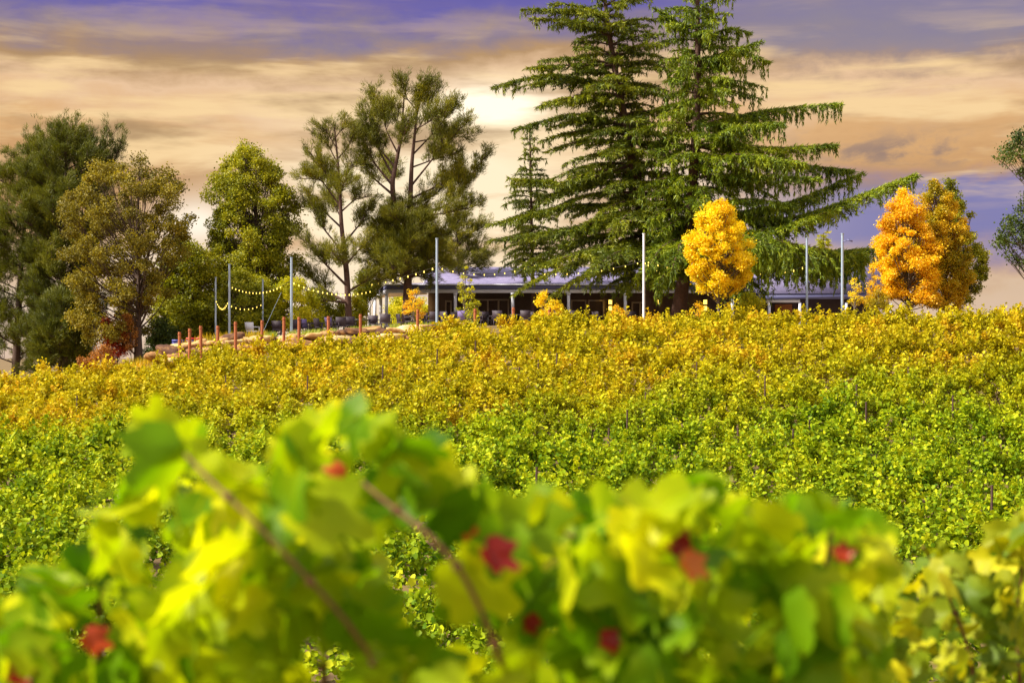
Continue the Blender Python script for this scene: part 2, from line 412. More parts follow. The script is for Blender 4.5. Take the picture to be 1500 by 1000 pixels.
def make_ground():
    xs = np.concatenate([[-3000, -1500, -700, -300, -150, -90], np.arange(-60, 61, 1.5), [90, 150, 300, 700, 1500, 3000]])
    ys = np.concatenate([[-3000, -800, -200, -50, -20, -8], np.arange(-2, 140, 1.0), [150, 165, 180, 200, 300, 450, 600, 1000, 1800, 3000]])
    Xg, Yg = np.meshgrid(xs, ys); Z = ground(Xg, Yg)
    nx, ny = len(xs), len(ys)
    i = np.arange(ny - 1)[:, None] * nx; j = np.arange(nx - 1)[None]
    Fq = np.stack([i + j, i + j + 1, i + nx + j + 1, i + nx + j], -1).reshape(-1, 4)
    mb = MB(); mb.add(np.stack([Xg, Yg, Z], -1), Fq)
    tag(mb.build('ground', M['soil'], smooth=True), kind='structure')
    # gravel patio laid on the plateau
    xs = np.linspace(340, 1330, 60); ys = np.linspace(98.5, 128, 16); mb = MB()
    V = []
    for Y in ys:
        for x in xs:
            X = (x - 750) / F * Y; V.append((X, Y, gz(X, Y) + .02))
    i = np.arange(15)[:, None] * 60; j = np.arange(59)[None]
    mb.add(V, np.stack([i + j, i + j + 1, i + 61 + j, i + 60 + j], -1).reshape(-1, 4))
    tag(mb.build('patio_ground', M['paving'], smooth=True), kind='structure')
make_ground()

# ------------------------------------------------------------------ foreground outline (used for hiding test too)
FG = np.array([(-60, 880), (0, 862), (40, 850), (85, 790), (190, 780), (215, 720), (180, 640)], float)
OUT_X = np.array([-80, 0, 40, 85, 130, 180, 200, 215, 262, 330, 365, 395, 420, 460, 520, 560, 600, 640, 690, 720, 770, 800, 850, 905, 950, 1000, 1045, 1075, 1130, 1200, 1255, 1288, 1300])
OUT_Y = np.array([900, 880, 860, 800, 782, 700, 620, 592, 606, 640, 668, 680, 600, 572, 562, 585, 612, 650, 685, 690, 688, 700, 690, 718, 700, 668, 672, 706, 712, 704, 716, 760, 830])
def fgtop(x): return np.interp(x, OUT_X, OUT_Y)

# ------------------------------------------------------------------ vineyard
def vine_mesh(nleaf, size, seed, T=LEAF_V, Fc=LEAF_F):
    global rng
    keep = rng; rng = np.random.default_rng(seed)
    mb = MB(); nb = 14; shoots = []
    cl = []
    for q in range(7):
        a_ = q * 2.4 + rng.uniform(-.3, .3); rr_ = .62 * math.sqrt((q + .3) / 7)
        cl.append((rr_ * math.cos(a_) * 1.1, rr_ * math.sin(a_) * .85, 1.2 - .75 * rr_ + rng.uniform(-.15, .15)))
    for k in range(nb):
        cx, cy, chh = cl[k % 7]; x0 = cx * .75
        lean = cx * .45 + rng.normal(0, .07); side = cy + rng.normal(0, .07); h = rng.uniform(.55, .8) * chh
        t = np.linspace(0, 1, 7)
        P = np.stack([x0 + lean * t + .04 * np.sin(3 * t), side * (.35 + .65 * t), .60 + h * t], 1)
        shoots.append(P)
    for k in range(2):      # long shoots standing out of the canopy
        x0 = rng.uniform(-.55, .55); y0 = rng.normal(0, .15); t = np.linspace(0, 1, 7)
        shoots.append(np.stack([x0 + rng.normal(0, .2) * t, y0 + rng.normal(0, .15) * t, 0.9 + rng.uniform(.5, .85) * t], 1))
    for k in range(4):      # drooping skirts
        x0 = rng.uniform(-.7, .7); side = rng.choice([-1, 1]) * rng.uniform(.3, .5)
        t = np.linspace(0, 1, 7)
        shoots.append(np.stack([x0 + .2 * t, side * t, .95 + .3 * t - .75 * t * t], 1))
    per = nleaf // len(shoots)
    for P in shoots:
        s = rng.random(per) ** .8 * 6; i = np.minimum(s.astype(int), 5); f = (s - i)[:, None]
        Q = P[i] * (1 - f) + P[i + 1] * f + rng.normal(0, .075, (per, 3)) * (1.35 - .5 * s[:, None] / 6)
        D = rdir(per) * .7 + np.array([0, 0, -.15]) + unit(Q - np.array([0, 0, .7])) * .5
        N = rdir(per) * .8 + np.array([0, 0, .5]) + unit(Q - np.array([0, 0, .5])) * .5
        L = size * rng.uniform(.6, 1.25, per)
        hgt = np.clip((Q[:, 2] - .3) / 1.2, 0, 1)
        r = np.clip(rng.random(per) * .60 + .42 * hgt - .02, 0, 1)      # paler with height: shade low in the vine painted into leaf tone
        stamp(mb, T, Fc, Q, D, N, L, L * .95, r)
    rng = keep
    return mb
def vine_wood(seed):
    r = np.random.default_rng(seed); mb = MB()
    mb.tube([(0, 0, -.1), (.03, .02, .25), (-.02, 0, .5), (.02, 0, .68)], [.045, .036, .032, .036], 6)
    mb.tube([(.02, 0, .66), (.3, .02, .72), (.85, 0, .70)], [.028, .022, .014], 5)
    mb.tube([(.02, 0, .66), (-.3, .02, .71), (-.85, 0, .72)], [.028, .022, .014], 5)
    return mb

NV = 5
protos = []
for k in range(NV):
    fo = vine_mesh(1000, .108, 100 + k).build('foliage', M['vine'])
    wo = vine_wood(k).build('trunk', M['bark'])
    protos.append((fo, wo))
spots = []
rowdir = math.radians(9.0)
cr, sr = math.cos(rowdir), math.sin(rowdir)
rowof = {}
for i in range(-30, 60):
    for j in range(-60, 60):
        X = j * 1.5 * cr - i * 2.05 * sr; Y = 22 + j * 1.5 * sr + i * 2.05 * cr
        X += random.uniform(-.18, .18); Y += random.uniform(-.15, .15)
        lim = 92.3 if X > -17 else 91
        if X > 0: lim = 93.2
        if Y < 21.5 or Y > lim or abs(X) > .325 * Y + 2.5: continue
        spots.append((X, Y)); rowof[(X, Y)] = i
spots.sort(key=lambda p: p[1])
def vis(X, Y):
    px = X / Y * F + 750; py = 500 - (gz(X, Y) + 1.3) / Y * F
    if px < -20 or px > 1520 or py > 1010: return False
    if px < 1290 and py > fgtop(px) + 45: return False
    if px >= 1290 and py > 850: return False
    return True
def nth(n): return str(n) + ('th' if 10 <= n % 100 <= 20 else {1: 'st', 2: 'nd', 3: 'rd'}.get(n % 10, 'th'))
ind = 0; rest = []
chosen = [p for p in spots if vis(*p)][:300]; cset = set(chosen)
rids = sorted({rowof[p] for p in chosen}); rank = {}
for ri_, rid in enumerate(rids):
    for q, p in enumerate(sorted([p for p in chosen if rowof[p] == rid])): rank[p] = (ri_ + 1, q + 1)
for (X, Y) in spots:
    if (X, Y) in cset:
        fo, wo = protos[ind % NV]
        px = X / Y * F + 750; rw, ps = rank[(X, Y)]
        if px < 560: zt_, gp = 'green grapevine left of foreground shoots', 'green grapevines left of the foreground shoots'
        elif px < 1100: zt_, gp = 'green grapevine at middle of slope', 'green grapevines above the foreground leaves'
        else: zt_, gp = 'yellow-green grapevine at right of slope', 'green grapevines on the right of the slope'
        lb = zt_ + ', %s from left in %s row' % (nth(ps), nth(rw))
        v = thing('grapevine', lb, 'grapevine', (X, Y, gz(X, Y)), gp)
        v.rotation_euler = (0, 0, rowdir + random.choice([0, math.pi]) + random.uniform(-.15, .15))
        sc = random.uniform(.82, 1.16); v.scale = (sc * random.uniform(.92, 1.1), sc, sc * random.uniform(.88, 1.12))
        for s_ in (fo, wo):
            c = s_ if s_.parent is None and ind < NV else s_.copy()
            if c is not s_: C.objects.link(c)
            c.parent = v
        ind += 1
    else: rest.append((X, Y))
def far_vines():
    rng2 = np.random.default_rng(5)
    out = []
    for k in range(8):
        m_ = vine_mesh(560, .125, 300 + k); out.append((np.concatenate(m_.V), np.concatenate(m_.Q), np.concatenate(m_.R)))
    mb = MB()
    for (X, Y) in rest:
        V, Q, R = out[rng2.integers(8)]
        a = rowdir + rng2.choice([0, math.pi]) + rng2.uniform(-.2, .2); c, s = math.cos(a), math.sin(a); sc = rng2.uniform(.80, 1.18); sz = sc * rng2.uniform(.82, 1.16)
        W = np.stack([(V[:, 0] * c - V[:, 1] * s) * sc + X, (V[:, 0] * s + V[:, 1] * c) * sc + Y, V[:, 2] * sz + gz(X, Y)], 1)
        mb.add(W, Q, R)
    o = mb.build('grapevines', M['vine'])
    tag(o, 'golden and yellow rows of grapevines massed on the upper slope', 'vineyard', kind='stuff')
far_vines()

def solveY(x, y):
    best = None
    for Y in np.linspace(30, 90, 241):
        X = (x - 750) / F * Y; py = 500 - (gz(X, Y) + 1.45) / Y * F
        if best is None or abs(py - y) < best[0]: best = (abs(py - y), Y)
    return best[1]
for k, (x, y) in enumerate([(918, 612), (891, 640), (785, 700), (760, 548), (788, 537), (815, 527), (696, 508), (945, 585), (1254, 575), (1185, 622),
                            (1161, 642), (1452, 726), (1268, 600), (1120, 560), (1330, 548), (1395, 590), (640, 520), (560, 545), (450, 560), (1020, 540), (1080, 640), (330, 560), (112, 590)]):
    Y = solveY(x, y); X = (x - 750) / F * Y; z = gz(X, Y)
    mb = MB(); mb.tube([(X, Y, z - .2), (X + .01, Y, z + 1.0), (X + .02, Y, z + 1.7)], .03, 6)
    mb.tube([(X + .02, Y, z + 1.70), (X + .02, Y, z + 1.73)], .038, 6)
    tag(mb.build('vine_stake', M['stake']), "thin dark stake standing among the slope grapevines", 'stake', 'stakes among the grapevines')

# ------------------------------------------------------------------ tree toolkit
def path(pts, n=24):
    pts = np.asarray(pts, float); m = len(pts)
    if m == 2: t = np.linspace(0, 1, n)[:, None]; return pts[0] * (1 - t) + pts[1] * t
    seg = np.concatenate([[0], np.cumsum(np.linalg.norm(np.diff(pts, axis=0), axis=1))]); s = np.linspace(0, seg[-1], n)
    P = np.stack([np.interp(s, seg, pts[:, k]) for k in range(3)], 1)
    for _ in range(3): P[1:-1] = (P[:-2] + P[1:-1] * 2 + P[2:]) / 4
    return P
def sample(P, t):
    t = np.clip(np.asarray(t), 0, 1) * (len(P) - 1); i = np.minimum(t.astype(int), len(P) - 2); f = (t - i)[..., None]
    return P[i] * (1 - f) + P[i + 1] * f
def at_height(P, z):
    k = int(np.argmin(abs(P[:, 2] - z))); return P[k], k / (len(P) - 1)

def cedar_branch(wood, fol, base, dirv, L, rise, droop, dens=1.0, hang=.5, r0=.07, pts=None, wide=.34):
    if pts is None:
        t = np.linspace(0, 1, 14)[:, None]
        dirv = np.asarray(dirv, float)
        P = base + dirv * L * t + np.array([0, 0, 1.]) * L * (rise * t - droop * t * t)
        P[:, :2] += np.cumsum(rng.normal(0, .025, (14, 2)), 0) * (L / 5)
    else:
        P = path(pts, 16); L = np.linalg.norm(np.diff(P, axis=0), axis=1).sum()
    wood.tube(P, np.linspace(r0, .012, len(P)), 5)
    nb = max(6, int(L * 8.0 * dens))
    ts = np.sort(rng.uniform(.12, 1.0, nb))
    B = sample(P, ts); T = unit(sample(P, ts + .03) - sample(P, ts - .03))
    side = unit(np.cross(T, [0, 0, 1.])) * rng.choice([-1, 1], nb)[:, None]
    lb = np.clip((.03 + wide * (1 - ts) ** .85) * L, .16, 2.0) * rng.uniform(.5, 1.25, nb)
    D = unit(T * rng.uniform(.4, 1.1, nb)[:, None] + side * rng.uniform(.5, 1, nb)[:, None])
    allP = []; allD = []
    for k in range(nb):
        m = max(4, int(lb[k] * 25 * dens)); s = rng.random(m) ** .8
        dr = hang * rng.uniform(.2, .7)
        Q = B[k] + D[k] * (lb[k] * s)[:, None] + np.array([0, 0, -1.]) * (dr * lb[k] * s * s)[:, None]
        Q += rng.normal(0, .035, Q.shape)
        d = D[k] * .8 + rdir(m) * .75 + np.array([0, 0, -1.]) * (hang * .9 * rng.random((m, 1)))
        allP.append(Q); allD.append(d)
        if lb[k] > .6:
            e = B[k] + D[k] * lb[k] - np.array([0, 0, dr * lb[k]]); wood.add(np.array([B[k], B[k] + [0, 0, .02], e]), [(0, 1, 2)])
    # hanging fringe
    nh = int(L * 5.5 * hang * dens)
    for k in range(nh):
        t0 = rng.uniform(.2, 1); b = sample(P, t0) + rng.normal(0, .12, 3) * np.array([1, 1, .2]); hl = rng.uniform(.25, .95) * hang * 1.3
        m = max(4, int(hl * 26)); s = rng.random(m)[:, None]
        allP.append(b + np.array([0, 0, -1.]) * hl * s + rng.normal(0, .03, (m, 3))); allD.append(rdir(m) * .5 + np.array([0, 0, -1.]))
    m = int(L * 28 * dens); s = rng.uniform(.2, 1, m)
    allP.append(sample(P, s) + rng.normal(0, .04, (m, 3))); allD.append(unit(sample(P, s + .03) - sample(P, s - .03)) + rdir(m) * .8)
    Pn = np.concatenate(allP); Dn = np.concatenate(allD); n = len(Pn)
    Ln = rng.uniform(.16, .34, n)
    stamp(fol, NEE_V, NEE_F, Pn, Dn, rdir(n) + np.array([0, 0, .8]), Ln, .045 + Ln * .11, np.clip(np.clip(rng.random(n), 0, 1) * .75 + rng.uniform(0, .25), 0, 1))

def cedar(name, label, trunk_px, Y, prof, n, mat, bark, r0=.45, hang=.5, extra=(), dens=1.0, cat='tree', rise=.12, droopk=.25):
    tr = path([at(x, y, Y) for x, y in trunk_px], 40)
    base = tr[0].copy(); root = thing(name, label, cat, base)
    wood = MB(); fol = MB()
    tk = MB(); tk.tube(tr, np.linspace(r0, .05, 40) + r0 * .5 * np.exp(-np.linspace(0, 1, 40) * 30), 12); tk.build('trunk', bark, root, smooth=True)
    pr = np.array(prof, float)            # y, left half width px, right half width px
    ys = pr[0, 0] + (pr[-1, 0] - pr[0, 0]) * np.linspace(0, 1, n) ** .8
    for k, y in enumerate(ys):
        y = y + random.uniform(-1, 1) * (pr[-1, 0] - pr[0, 0]) / n * 1.5
        z = (500 - y) / F * Y; b, tt = at_height(tr, z)
        az = k * 2.399963 + random.uniform(-.35, .35)
        cx, cy = math.cos(az), math.sin(az)
        wl = np.interp(y, pr[:, 0], pr[:, 1]); wr = np.interp(y, pr[:, 0], pr[:, 2])
        w = (wr if cx > 0 else wl); wm = (wl + wr) / 2
        R = (w * cx * cx + wm * cy * cy) / F * Y * random.uniform(.5, 1.1)
        low = (y - pr[0, 0]) / (pr[-1, 0] - pr[0, 0])
        cedar_branch(wood, fol, b, (cx, cy, 0), max(.5, R), rise + .25 * (1 - low) , rise * .6 + droopk * low + .1, dens, hang, .03 + .012 * R)
    for ex in extra:
        pts = [np.array(at(px, py, Y + dy)) for px, py, dy in ex]
        b, tt = at_height(tr, pts[0][2]); pts[0] = b
        cedar_branch(wood, fol, None, None, 0, 0, 0, dens * 1.35, hang * (2.3 if ex[-1][1] > 355 and ex[-1][0] > 1100 else 1.25), .10, pts=pts, wide=.24)
    wood.build('branches', bark, root); fol.build('crown', mat, root)
    return root

def tuft(fol, P, D, n, L=.24, W=.035, spread=.75):
    k = len(P); Pn = np.repeat(P, n, 0) + rng.normal(0, .085, (k * n, 3)); Dn = np.repeat(unit(D), n, 0) + rdir(k * n) * spread
    stamp(fol, NEE_V, NEE_F, Pn, Dn, rdir(k * n), L * rng.uniform(.6, 1.2, k * n), W, np.clip(np.repeat(rng.random(k), n) * .5 + rng.random(k * n) * .5, 0, 1))

def pine_limb(wood, fol, pts, r0, dens=1.0, tw=1.0, start=.35, upw=.55, spread=1.0):
    P = path(pts, 16); L = np.linalg.norm(np.diff(P, axis=0), axis=1).sum()
    wood.tube(P, np.linspace(r0, .02, len(P)), 6)
    n = max(4, int(L * 6.5 * dens)); ts = rng.uniform(start, 1, n); B = sample(P, ts)
    T = unit(sample(P, ts + .04) - sample(P, ts - .04))
    D = unit(T * .8 + rdir(n) * .9 * spread + np.array([0, 0, upw]))
    l = tw * rng.uniform(.45, 1.45, n) * (1.15 - .4 * ts)
    for k in range(n):
        e = B[k] + D[k] * l[k] + np.array([0, 0, .12 * l[k]]); mid = (B[k] + e) / 2 + rng.normal(0, .05, 3)
        wood.tube([B[k], mid, e], [.022, .016, .008], 3)
        m = max(3, int(l[k] * 9)); s = rng.uniform(.3, 1.08, m)[:, None]
        tuft(fol, B[k] + (e - B[k]) * s + rng.normal(0, .10, (m, 3)), np.repeat((D[k] + np.array([0, 0, .35]))[None], m, 0), 12, .30, .032)

def pine(name, label, trunks, Y, limbs, mat, bark, auto=None, r0=.28, dens=1.0, cat='tree', group=None):
    trs = [path([at(x, y, Y + dy) for x, y, dy in t], 40) for t in trunks]
    root = thing(name, label, cat, trs[0][0], group); wood = MB(); fol = MB(); tk = MB()
    for k, t in enumerate(trs): tk.tube(t, np.linspace(r0 * (1 - .2 * k), .04, 40), 10)
    tk.build('trunk', bark, root, smooth=True)
    for ti, pts in limbs:
        q = [np.array(at(x, y, Y + dy)) for x, y, dy in pts]
        b, tt = at_height(trs[ti], q[0][2]); q[0] = b
        pine_limb(wood, fol, q, .035 + r0 * .3 * (1 - tt), dens)
    if auto:
        pr = np.array(auto['prof'], float); n = auto['n']; tr = trs[auto.get('trunk', 0)]
        for k in range(n):
            y = pr[0, 0] + (pr[-1, 0] - pr[0, 0]) * (k + random.random()) / n
            z = (500 - y) / F * Y; b, tt = at_height(tr, z)
            az = k * 2.39996 + random.uniform(-.3, .3); cx, cy = math.cos(az), math.sin(az)
            xl = np.interp(y, pr[:, 0], pr[:, 1]); xr = np.interp(y, pr[:, 0], pr[:, 2])
            xb = b[0] / Y * F + 750; w = (xr - xb) if cx > 0 else (xb - xl)
            R = max(.6, (abs(w) * cx * cx + (xr - xl) / 2 * cy * cy) / F * Y) * random.uniform(.6, 1.0)
            e = b + np.array([cx * R, cy * R, auto.get('rise', .25) * R + random.uniform(-.2, .3)])
            mid = (b + e) / 2 - np.array([0, 0, .08 * R]); b0 = b - np.array([0, 0, .15 * R])
            pine_limb(wood, fol, [b0, mid, e], .03 + .012 * R, auto.get('dens', 1.0), auto.get('tw', 1.0), .3, auto.get('upw', .5))
        pine_limb(wood, fol, [tr[-8], tr[-4], tr[-1] + [0, 0, .3]], .04, 1.6, .6, .1)
    wood.build('branches', bark, root); fol.build('crown', mat, root)
    return root

def broad(name, label, trunk_px, Y, prof, nclump, per, leaf, mat, bark, r0=.2, cs=.55, depth=1.0, hollow=.25, group=None, cat='tree', low=None, stems=1):
    """prof: (y, xl, xr) outline of the crown; clumps of leaves spread through its volume on their own twigs"""
    tr = path([at(x, y, Y) for x, y in trunk_px], 24)
    root = thing(name, label, cat, tr[0], group); tk = MB(); fol = MB(); wood = MB()
    tk.tube(tr, np.linspace(r0, r0 * .18, 24) + r0 * .5 * np.exp(-np.linspace(0, 1, 24) * 14), 10)
    tk.build('trunk', bark, root, smooth=True)
    pr = np.array(prof, float); hs = pr[:, 0]; wd = np.interp(np.linspace(hs[0], hs[-1], 60), hs, pr[:, 2] - pr[:, 1])
    yy = np.linspace(hs[0], hs[-1], 60); cdf = np.cumsum(np.maximum(wd, 6) ** 1.5); cdf /= cdf[-1]
    for k in range(nclump):
        y = float(np.interp((k + random.random()) / nclump, cdf, yy))
        xl = np.interp(y, hs, pr[:, 1]); xr = np.interp(y, hs, pr[:, 2]); c = (xl + xr) / 2; hw = (xr - xl) / 2
        rad = math.sqrt(random.uniform(hollow, 1)) ; a = random.uniform(0, 2 * math.pi)
        k_ = max(.2, 1 - cs * .42 / max(.3, hw / F * Y))
        X = ((c - 750) + hw * k_ * rad * math.cos(a)) / F * Y; Yy = Y + hw / F * Y * k_ * rad * math.sin(a) * depth
        z = (500 - y) / F * Y
        ctr = np.array([X, Yy, z]); sz = cs * random.uniform(.55, 1.3)
        n = int(per * sz / cs * random.uniform(.7, 1.2))
        d = rdir(n) * (rng.random((n, 1)) ** .5) * np.array([1.0, 1.0, .72]) * sz
        d += rng.normal(0, .25 * sz, (n, 3)) * (rng.random((n, 1)) < .35)
        leaves(fol, ctr + d, leaf, .35)
        # limb from the trunk to the clump
        zb = tr[0][2] + (z - tr[0][2]) * random.uniform(.45, .82); b, tt = at_height(tr, zb)
        mid = b * .45 + ctr * .55 + np.array([0, 0, -.12 * np.linalg.norm(ctr - b)])
        P = path([b, mid, ctr], 7); wood.tube(P, np.linspace(.02 + .20 * r0 * (1 - tt), .008, 7), 4)
        for q in range(3):
            e = ctr + rdir(1)[0] * sz * .8; wood.tube([P[4], (P[5] + e) / 2, e], [.012, .009, .004], 3)
    # stray outline sprays
    wood.build('branches', bark, root); fol.build('crown', mat, root)
    return root

# ------------------------------------------------------------------ trees, left to right
pine('conifer_tree', 'tall dark green conifer at the far left edge with sparse lower branches', [[(22, 560, 0), (30, 400, 0), (45, 215, 0)]], 112, [], M['darkc'], M['bark'],
     auto=dict(prof=[(215, 38, 56), (245, 10, 75), (300, -30, 95), (360, -50, 90), (430, -45, 75), (500, -50, 80), (535, -40, 70)], n=62, rise=.2, dens=1.05, tw=1.2))
pine('conifer_tree', 'tallest dark conifer on the left, with a bushy pointed top, behind the olive-brown tree', [[(98, 560, 0), (92, 400, 0), (95, 300, 0), (98, 195, 0)], [(98, 420, 0), (130, 300, .5), (148, 205, .5)]], 110,
     [(1, [(135, 290, 0), (160, 250, 0), (178, 212, 0)]), (1, [(140, 260, 0), (150, 230, -1), (162, 200, -1)]), (1, [(138, 270, 0), (125, 240, 1), (122, 205, 1)])], M['darkc'], M['bark'],
     auto=dict(prof=[(198, 88, 108), (225, 60, 140), (270, 30, 175), (330, 20, 180), (400, 25, 170), (470, 30, 150), (530, 30, 140)], n=85, rise=.32, dens=1.15, tw=1.25, upw=.8))
pine('conifer_bush', 'low dense dark green conifer bush under the far-left trees', [[(88, 555, 0), (90, 440, 0)]], 104, [], M['darkc'], M['bark'],
     auto=dict(prof=[(440, 80, 100), (465, 50, 125), (500, 38, 140), (545, 35, 135)], n=40, rise=.1, dens=1.5, tw=.9), r0=.12, cat='bush')
broad('broadleaf_tree', 'large olive-brown broadleaf tree with a rounded airy crown left of the light poles', [(203, 545), (202, 470), (205, 400), (200, 330), (205, 260)], 101,
      [(234, 180, 215), (245, 130, 250), (270, 100, 284), (300, 88, 297), (340, 78, 290), (380, 84, 272), (420, 90, 262), (455, 88, 240), (490, 100, 215), (505, 130, 190)],
      165, 420, .13, M['olive'], M['bark'], r0=.24, cs=.62, hollow=.12)
broad('broadleaf_tree', 'yellow-green tree filling the gap behind the olive-brown tree and the first light pole', [(262, 520), (265, 430), (268, 370)], 108,
      [(352, 255, 285), (375, 245, 310), (410, 225, 325), (450, 215, 330), (490, 212, 325), (508, 220, 320)], 110, 420, .15, M['green'], M['bark'], r0=.16, cs=.75)
broad('broadleaf_tree', 'tall green upright tree rising straight behind the string lights', [(372, 520), (372, 400), (375, 300), (372, 230)], 111,
      [(216, 350, 382), (230, 322, 406), (250, 306, 424), (290, 300, 442), (330, 304, 446), (370, 300, 442), (410, 290, 440), (450, 290, 430), (490, 300, 420)],
      260, 430, .14, M['green'], M['bark'], r0=.22, cs=.68, hollow=.1)
broad('shrub', 'dark green hedge-like bush between the olive-brown tree and the boulders', [(232, 540), (234, 500)], 103,
      [(468, 222, 246), (485, 212, 262), (510, 208, 268), (530, 210, 265)], 40, 300, .11, M['dgreen'], M['bark'], r0=.06, cs=.45, cat='shrub')
broad('shrub', 'dark red shrub at the foot of the olive-brown tree', [(172, 545), (172, 500)], 100.5,
      [(468, 150, 185), (485, 140, 195), (505, 145, 192), (520, 150, 190)], 26, 260, .10, M['redl'], M['bark'], r0=.04, cs=.4, cat='shrub')
broad('shrub', 'rusty orange shrub left of the dark trunk of the olive-brown tree', [(192, 545), (192, 490)], 100,
      [(462, 182, 200), (480, 174, 202), (500, 172, 202), (512, 178, 200)], 16, 220, .09, M['rustl'], M['bark'], r0=.03, cs=.35, cat='shrub')
broad('shrub', 'low brownish pink shrub on the vineyard edge beside the red shrub', [(140, 548), (140, 520)], 97,
      [(508, 125, 160), (522, 112, 175), (535, 110, 178)], 20, 220, .09, M['rustl'], M['bark'], r0=.03, cs=.35, cat='shrub')
broad('broadleaf_tree', 'deep green round tree behind the light poles of the left patio', [(350, 520), (350, 440)], 106,
      [(400, 330, 380), (425, 305, 405), (460, 298, 408), (495, 305, 400)], 60, 380, .13, M['green'], M['bark'], r0=.12, cs=.6)
broad('shrub', 'bright yellow-green bush behind the tall left light pole', [(425, 505), (425, 450)], 107,
      [(412, 405, 450), (430, 392, 468), (455, 386, 480), (480, 388, 485)], 62, 330, .11, M['ygreen'], M['bark'], r0=.06, cs=.5, cat='shrub')
broad('shrub', 'low mid-green shrub behind the patio chairs under the slim pine', [(480, 500), (480, 470)], 113,
      [(432, 468, 492), (450, 452, 512), (475, 450, 518)], 30, 260, .11, M['green'], M['bark'], r0=.05, cs=.45, cat='shrub')
broad('shrub', 'yellow shrub beside the left end of the veranda', [(522, 500), (522, 470)], 112,
      [(438, 508, 530), (455, 498, 540), (478, 498, 542)], 26, 260, .11, M['ygreen'], M['bark'], r0=.05, cs=.42, cat='shrub')
broad('small_tree', 'small round green tree with orange tips by the veranda corner', [(537, 500), (537, 440), (537, 410)], 117,
      [(394, 530, 542), (405, 520, 556), (422, 517, 562), (440, 524, 556)], 30, 320, .11, M['green'], M['bark'], r0=.06, cs=.42)
broad('shrub', 'bright green shrub seen through the open left end of the veranda', [(585, 490), (585, 470)], 133,
      [(438, 572, 625), (452, 560, 650), (476, 556, 655)], 60, 280, .13, M['ygreen'], M['bark'], r0=.05, cs=.5, cat='shrub')

pine('pine_tree', 'slim open-branched pine left of the big pine', [[(512, 490, 0), (508, 400, 0), (500, 330, 0), (497, 260, 0), (490, 186, 0)]], 109,
     [(0, [(497, 300, 0), (470, 262, 0), (440, 262, 0)]), (0, [(500, 335, 0), (470, 305, 1), (440, 303, 1)]), (0, [(503, 375, 0), (470, 330, 0), (452, 285, 0)]),
      (0, [(506, 420, 0), (470, 380, -1), (442, 350, -1)]), (0, [(508, 440, 0), (475, 425, 1), (448, 398, 1)]), (0, [(498, 290, 0), (475, 250, -1), (455, 225, -1)]),
      (0, [(494, 240, 0), (482, 215, 0), (470, 200, 0)]), (0, [(499, 310, 0), (520, 292, 0), (541, 288, 0)]), (0, [(502, 360, 0), (530, 325, 1), (545, 296, 1)]),
      (0, [(496, 262, 0), (510, 250, 0), (524, 240, 0)]), (0, [(494, 235, 0), (508, 218, 1), (520, 196, 1)]), (0, [(492, 215, 0), (480, 195, 0), (476, 190, 0)]),
      (0, [(508, 445, 0), (480, 440, -1), (455, 442, -1)]), (0, [(504, 390, 0), (520, 372, 0), (536, 355, 0)]), (0, [(492, 205, 0), (500, 190, 0), (505, 188, 0)]),
      (0, [(499, 320, 0), (492, 305, 3), (480, 285, 4)]), (0, [(498, 290, 0), (500, 275, -3), (508, 262, -4)]), (0, [(505, 400, 0), (500, 380, -3), (485, 370, -4)]),
      (0, [(496, 265, 0), (480, 262, 2), (462, 255, 3)]), (0, [(507, 430, 0), (530, 415, 0), (548, 405, 0)])],
     M['pine'], M['bark_red'], r0=.24, dens=1.15)
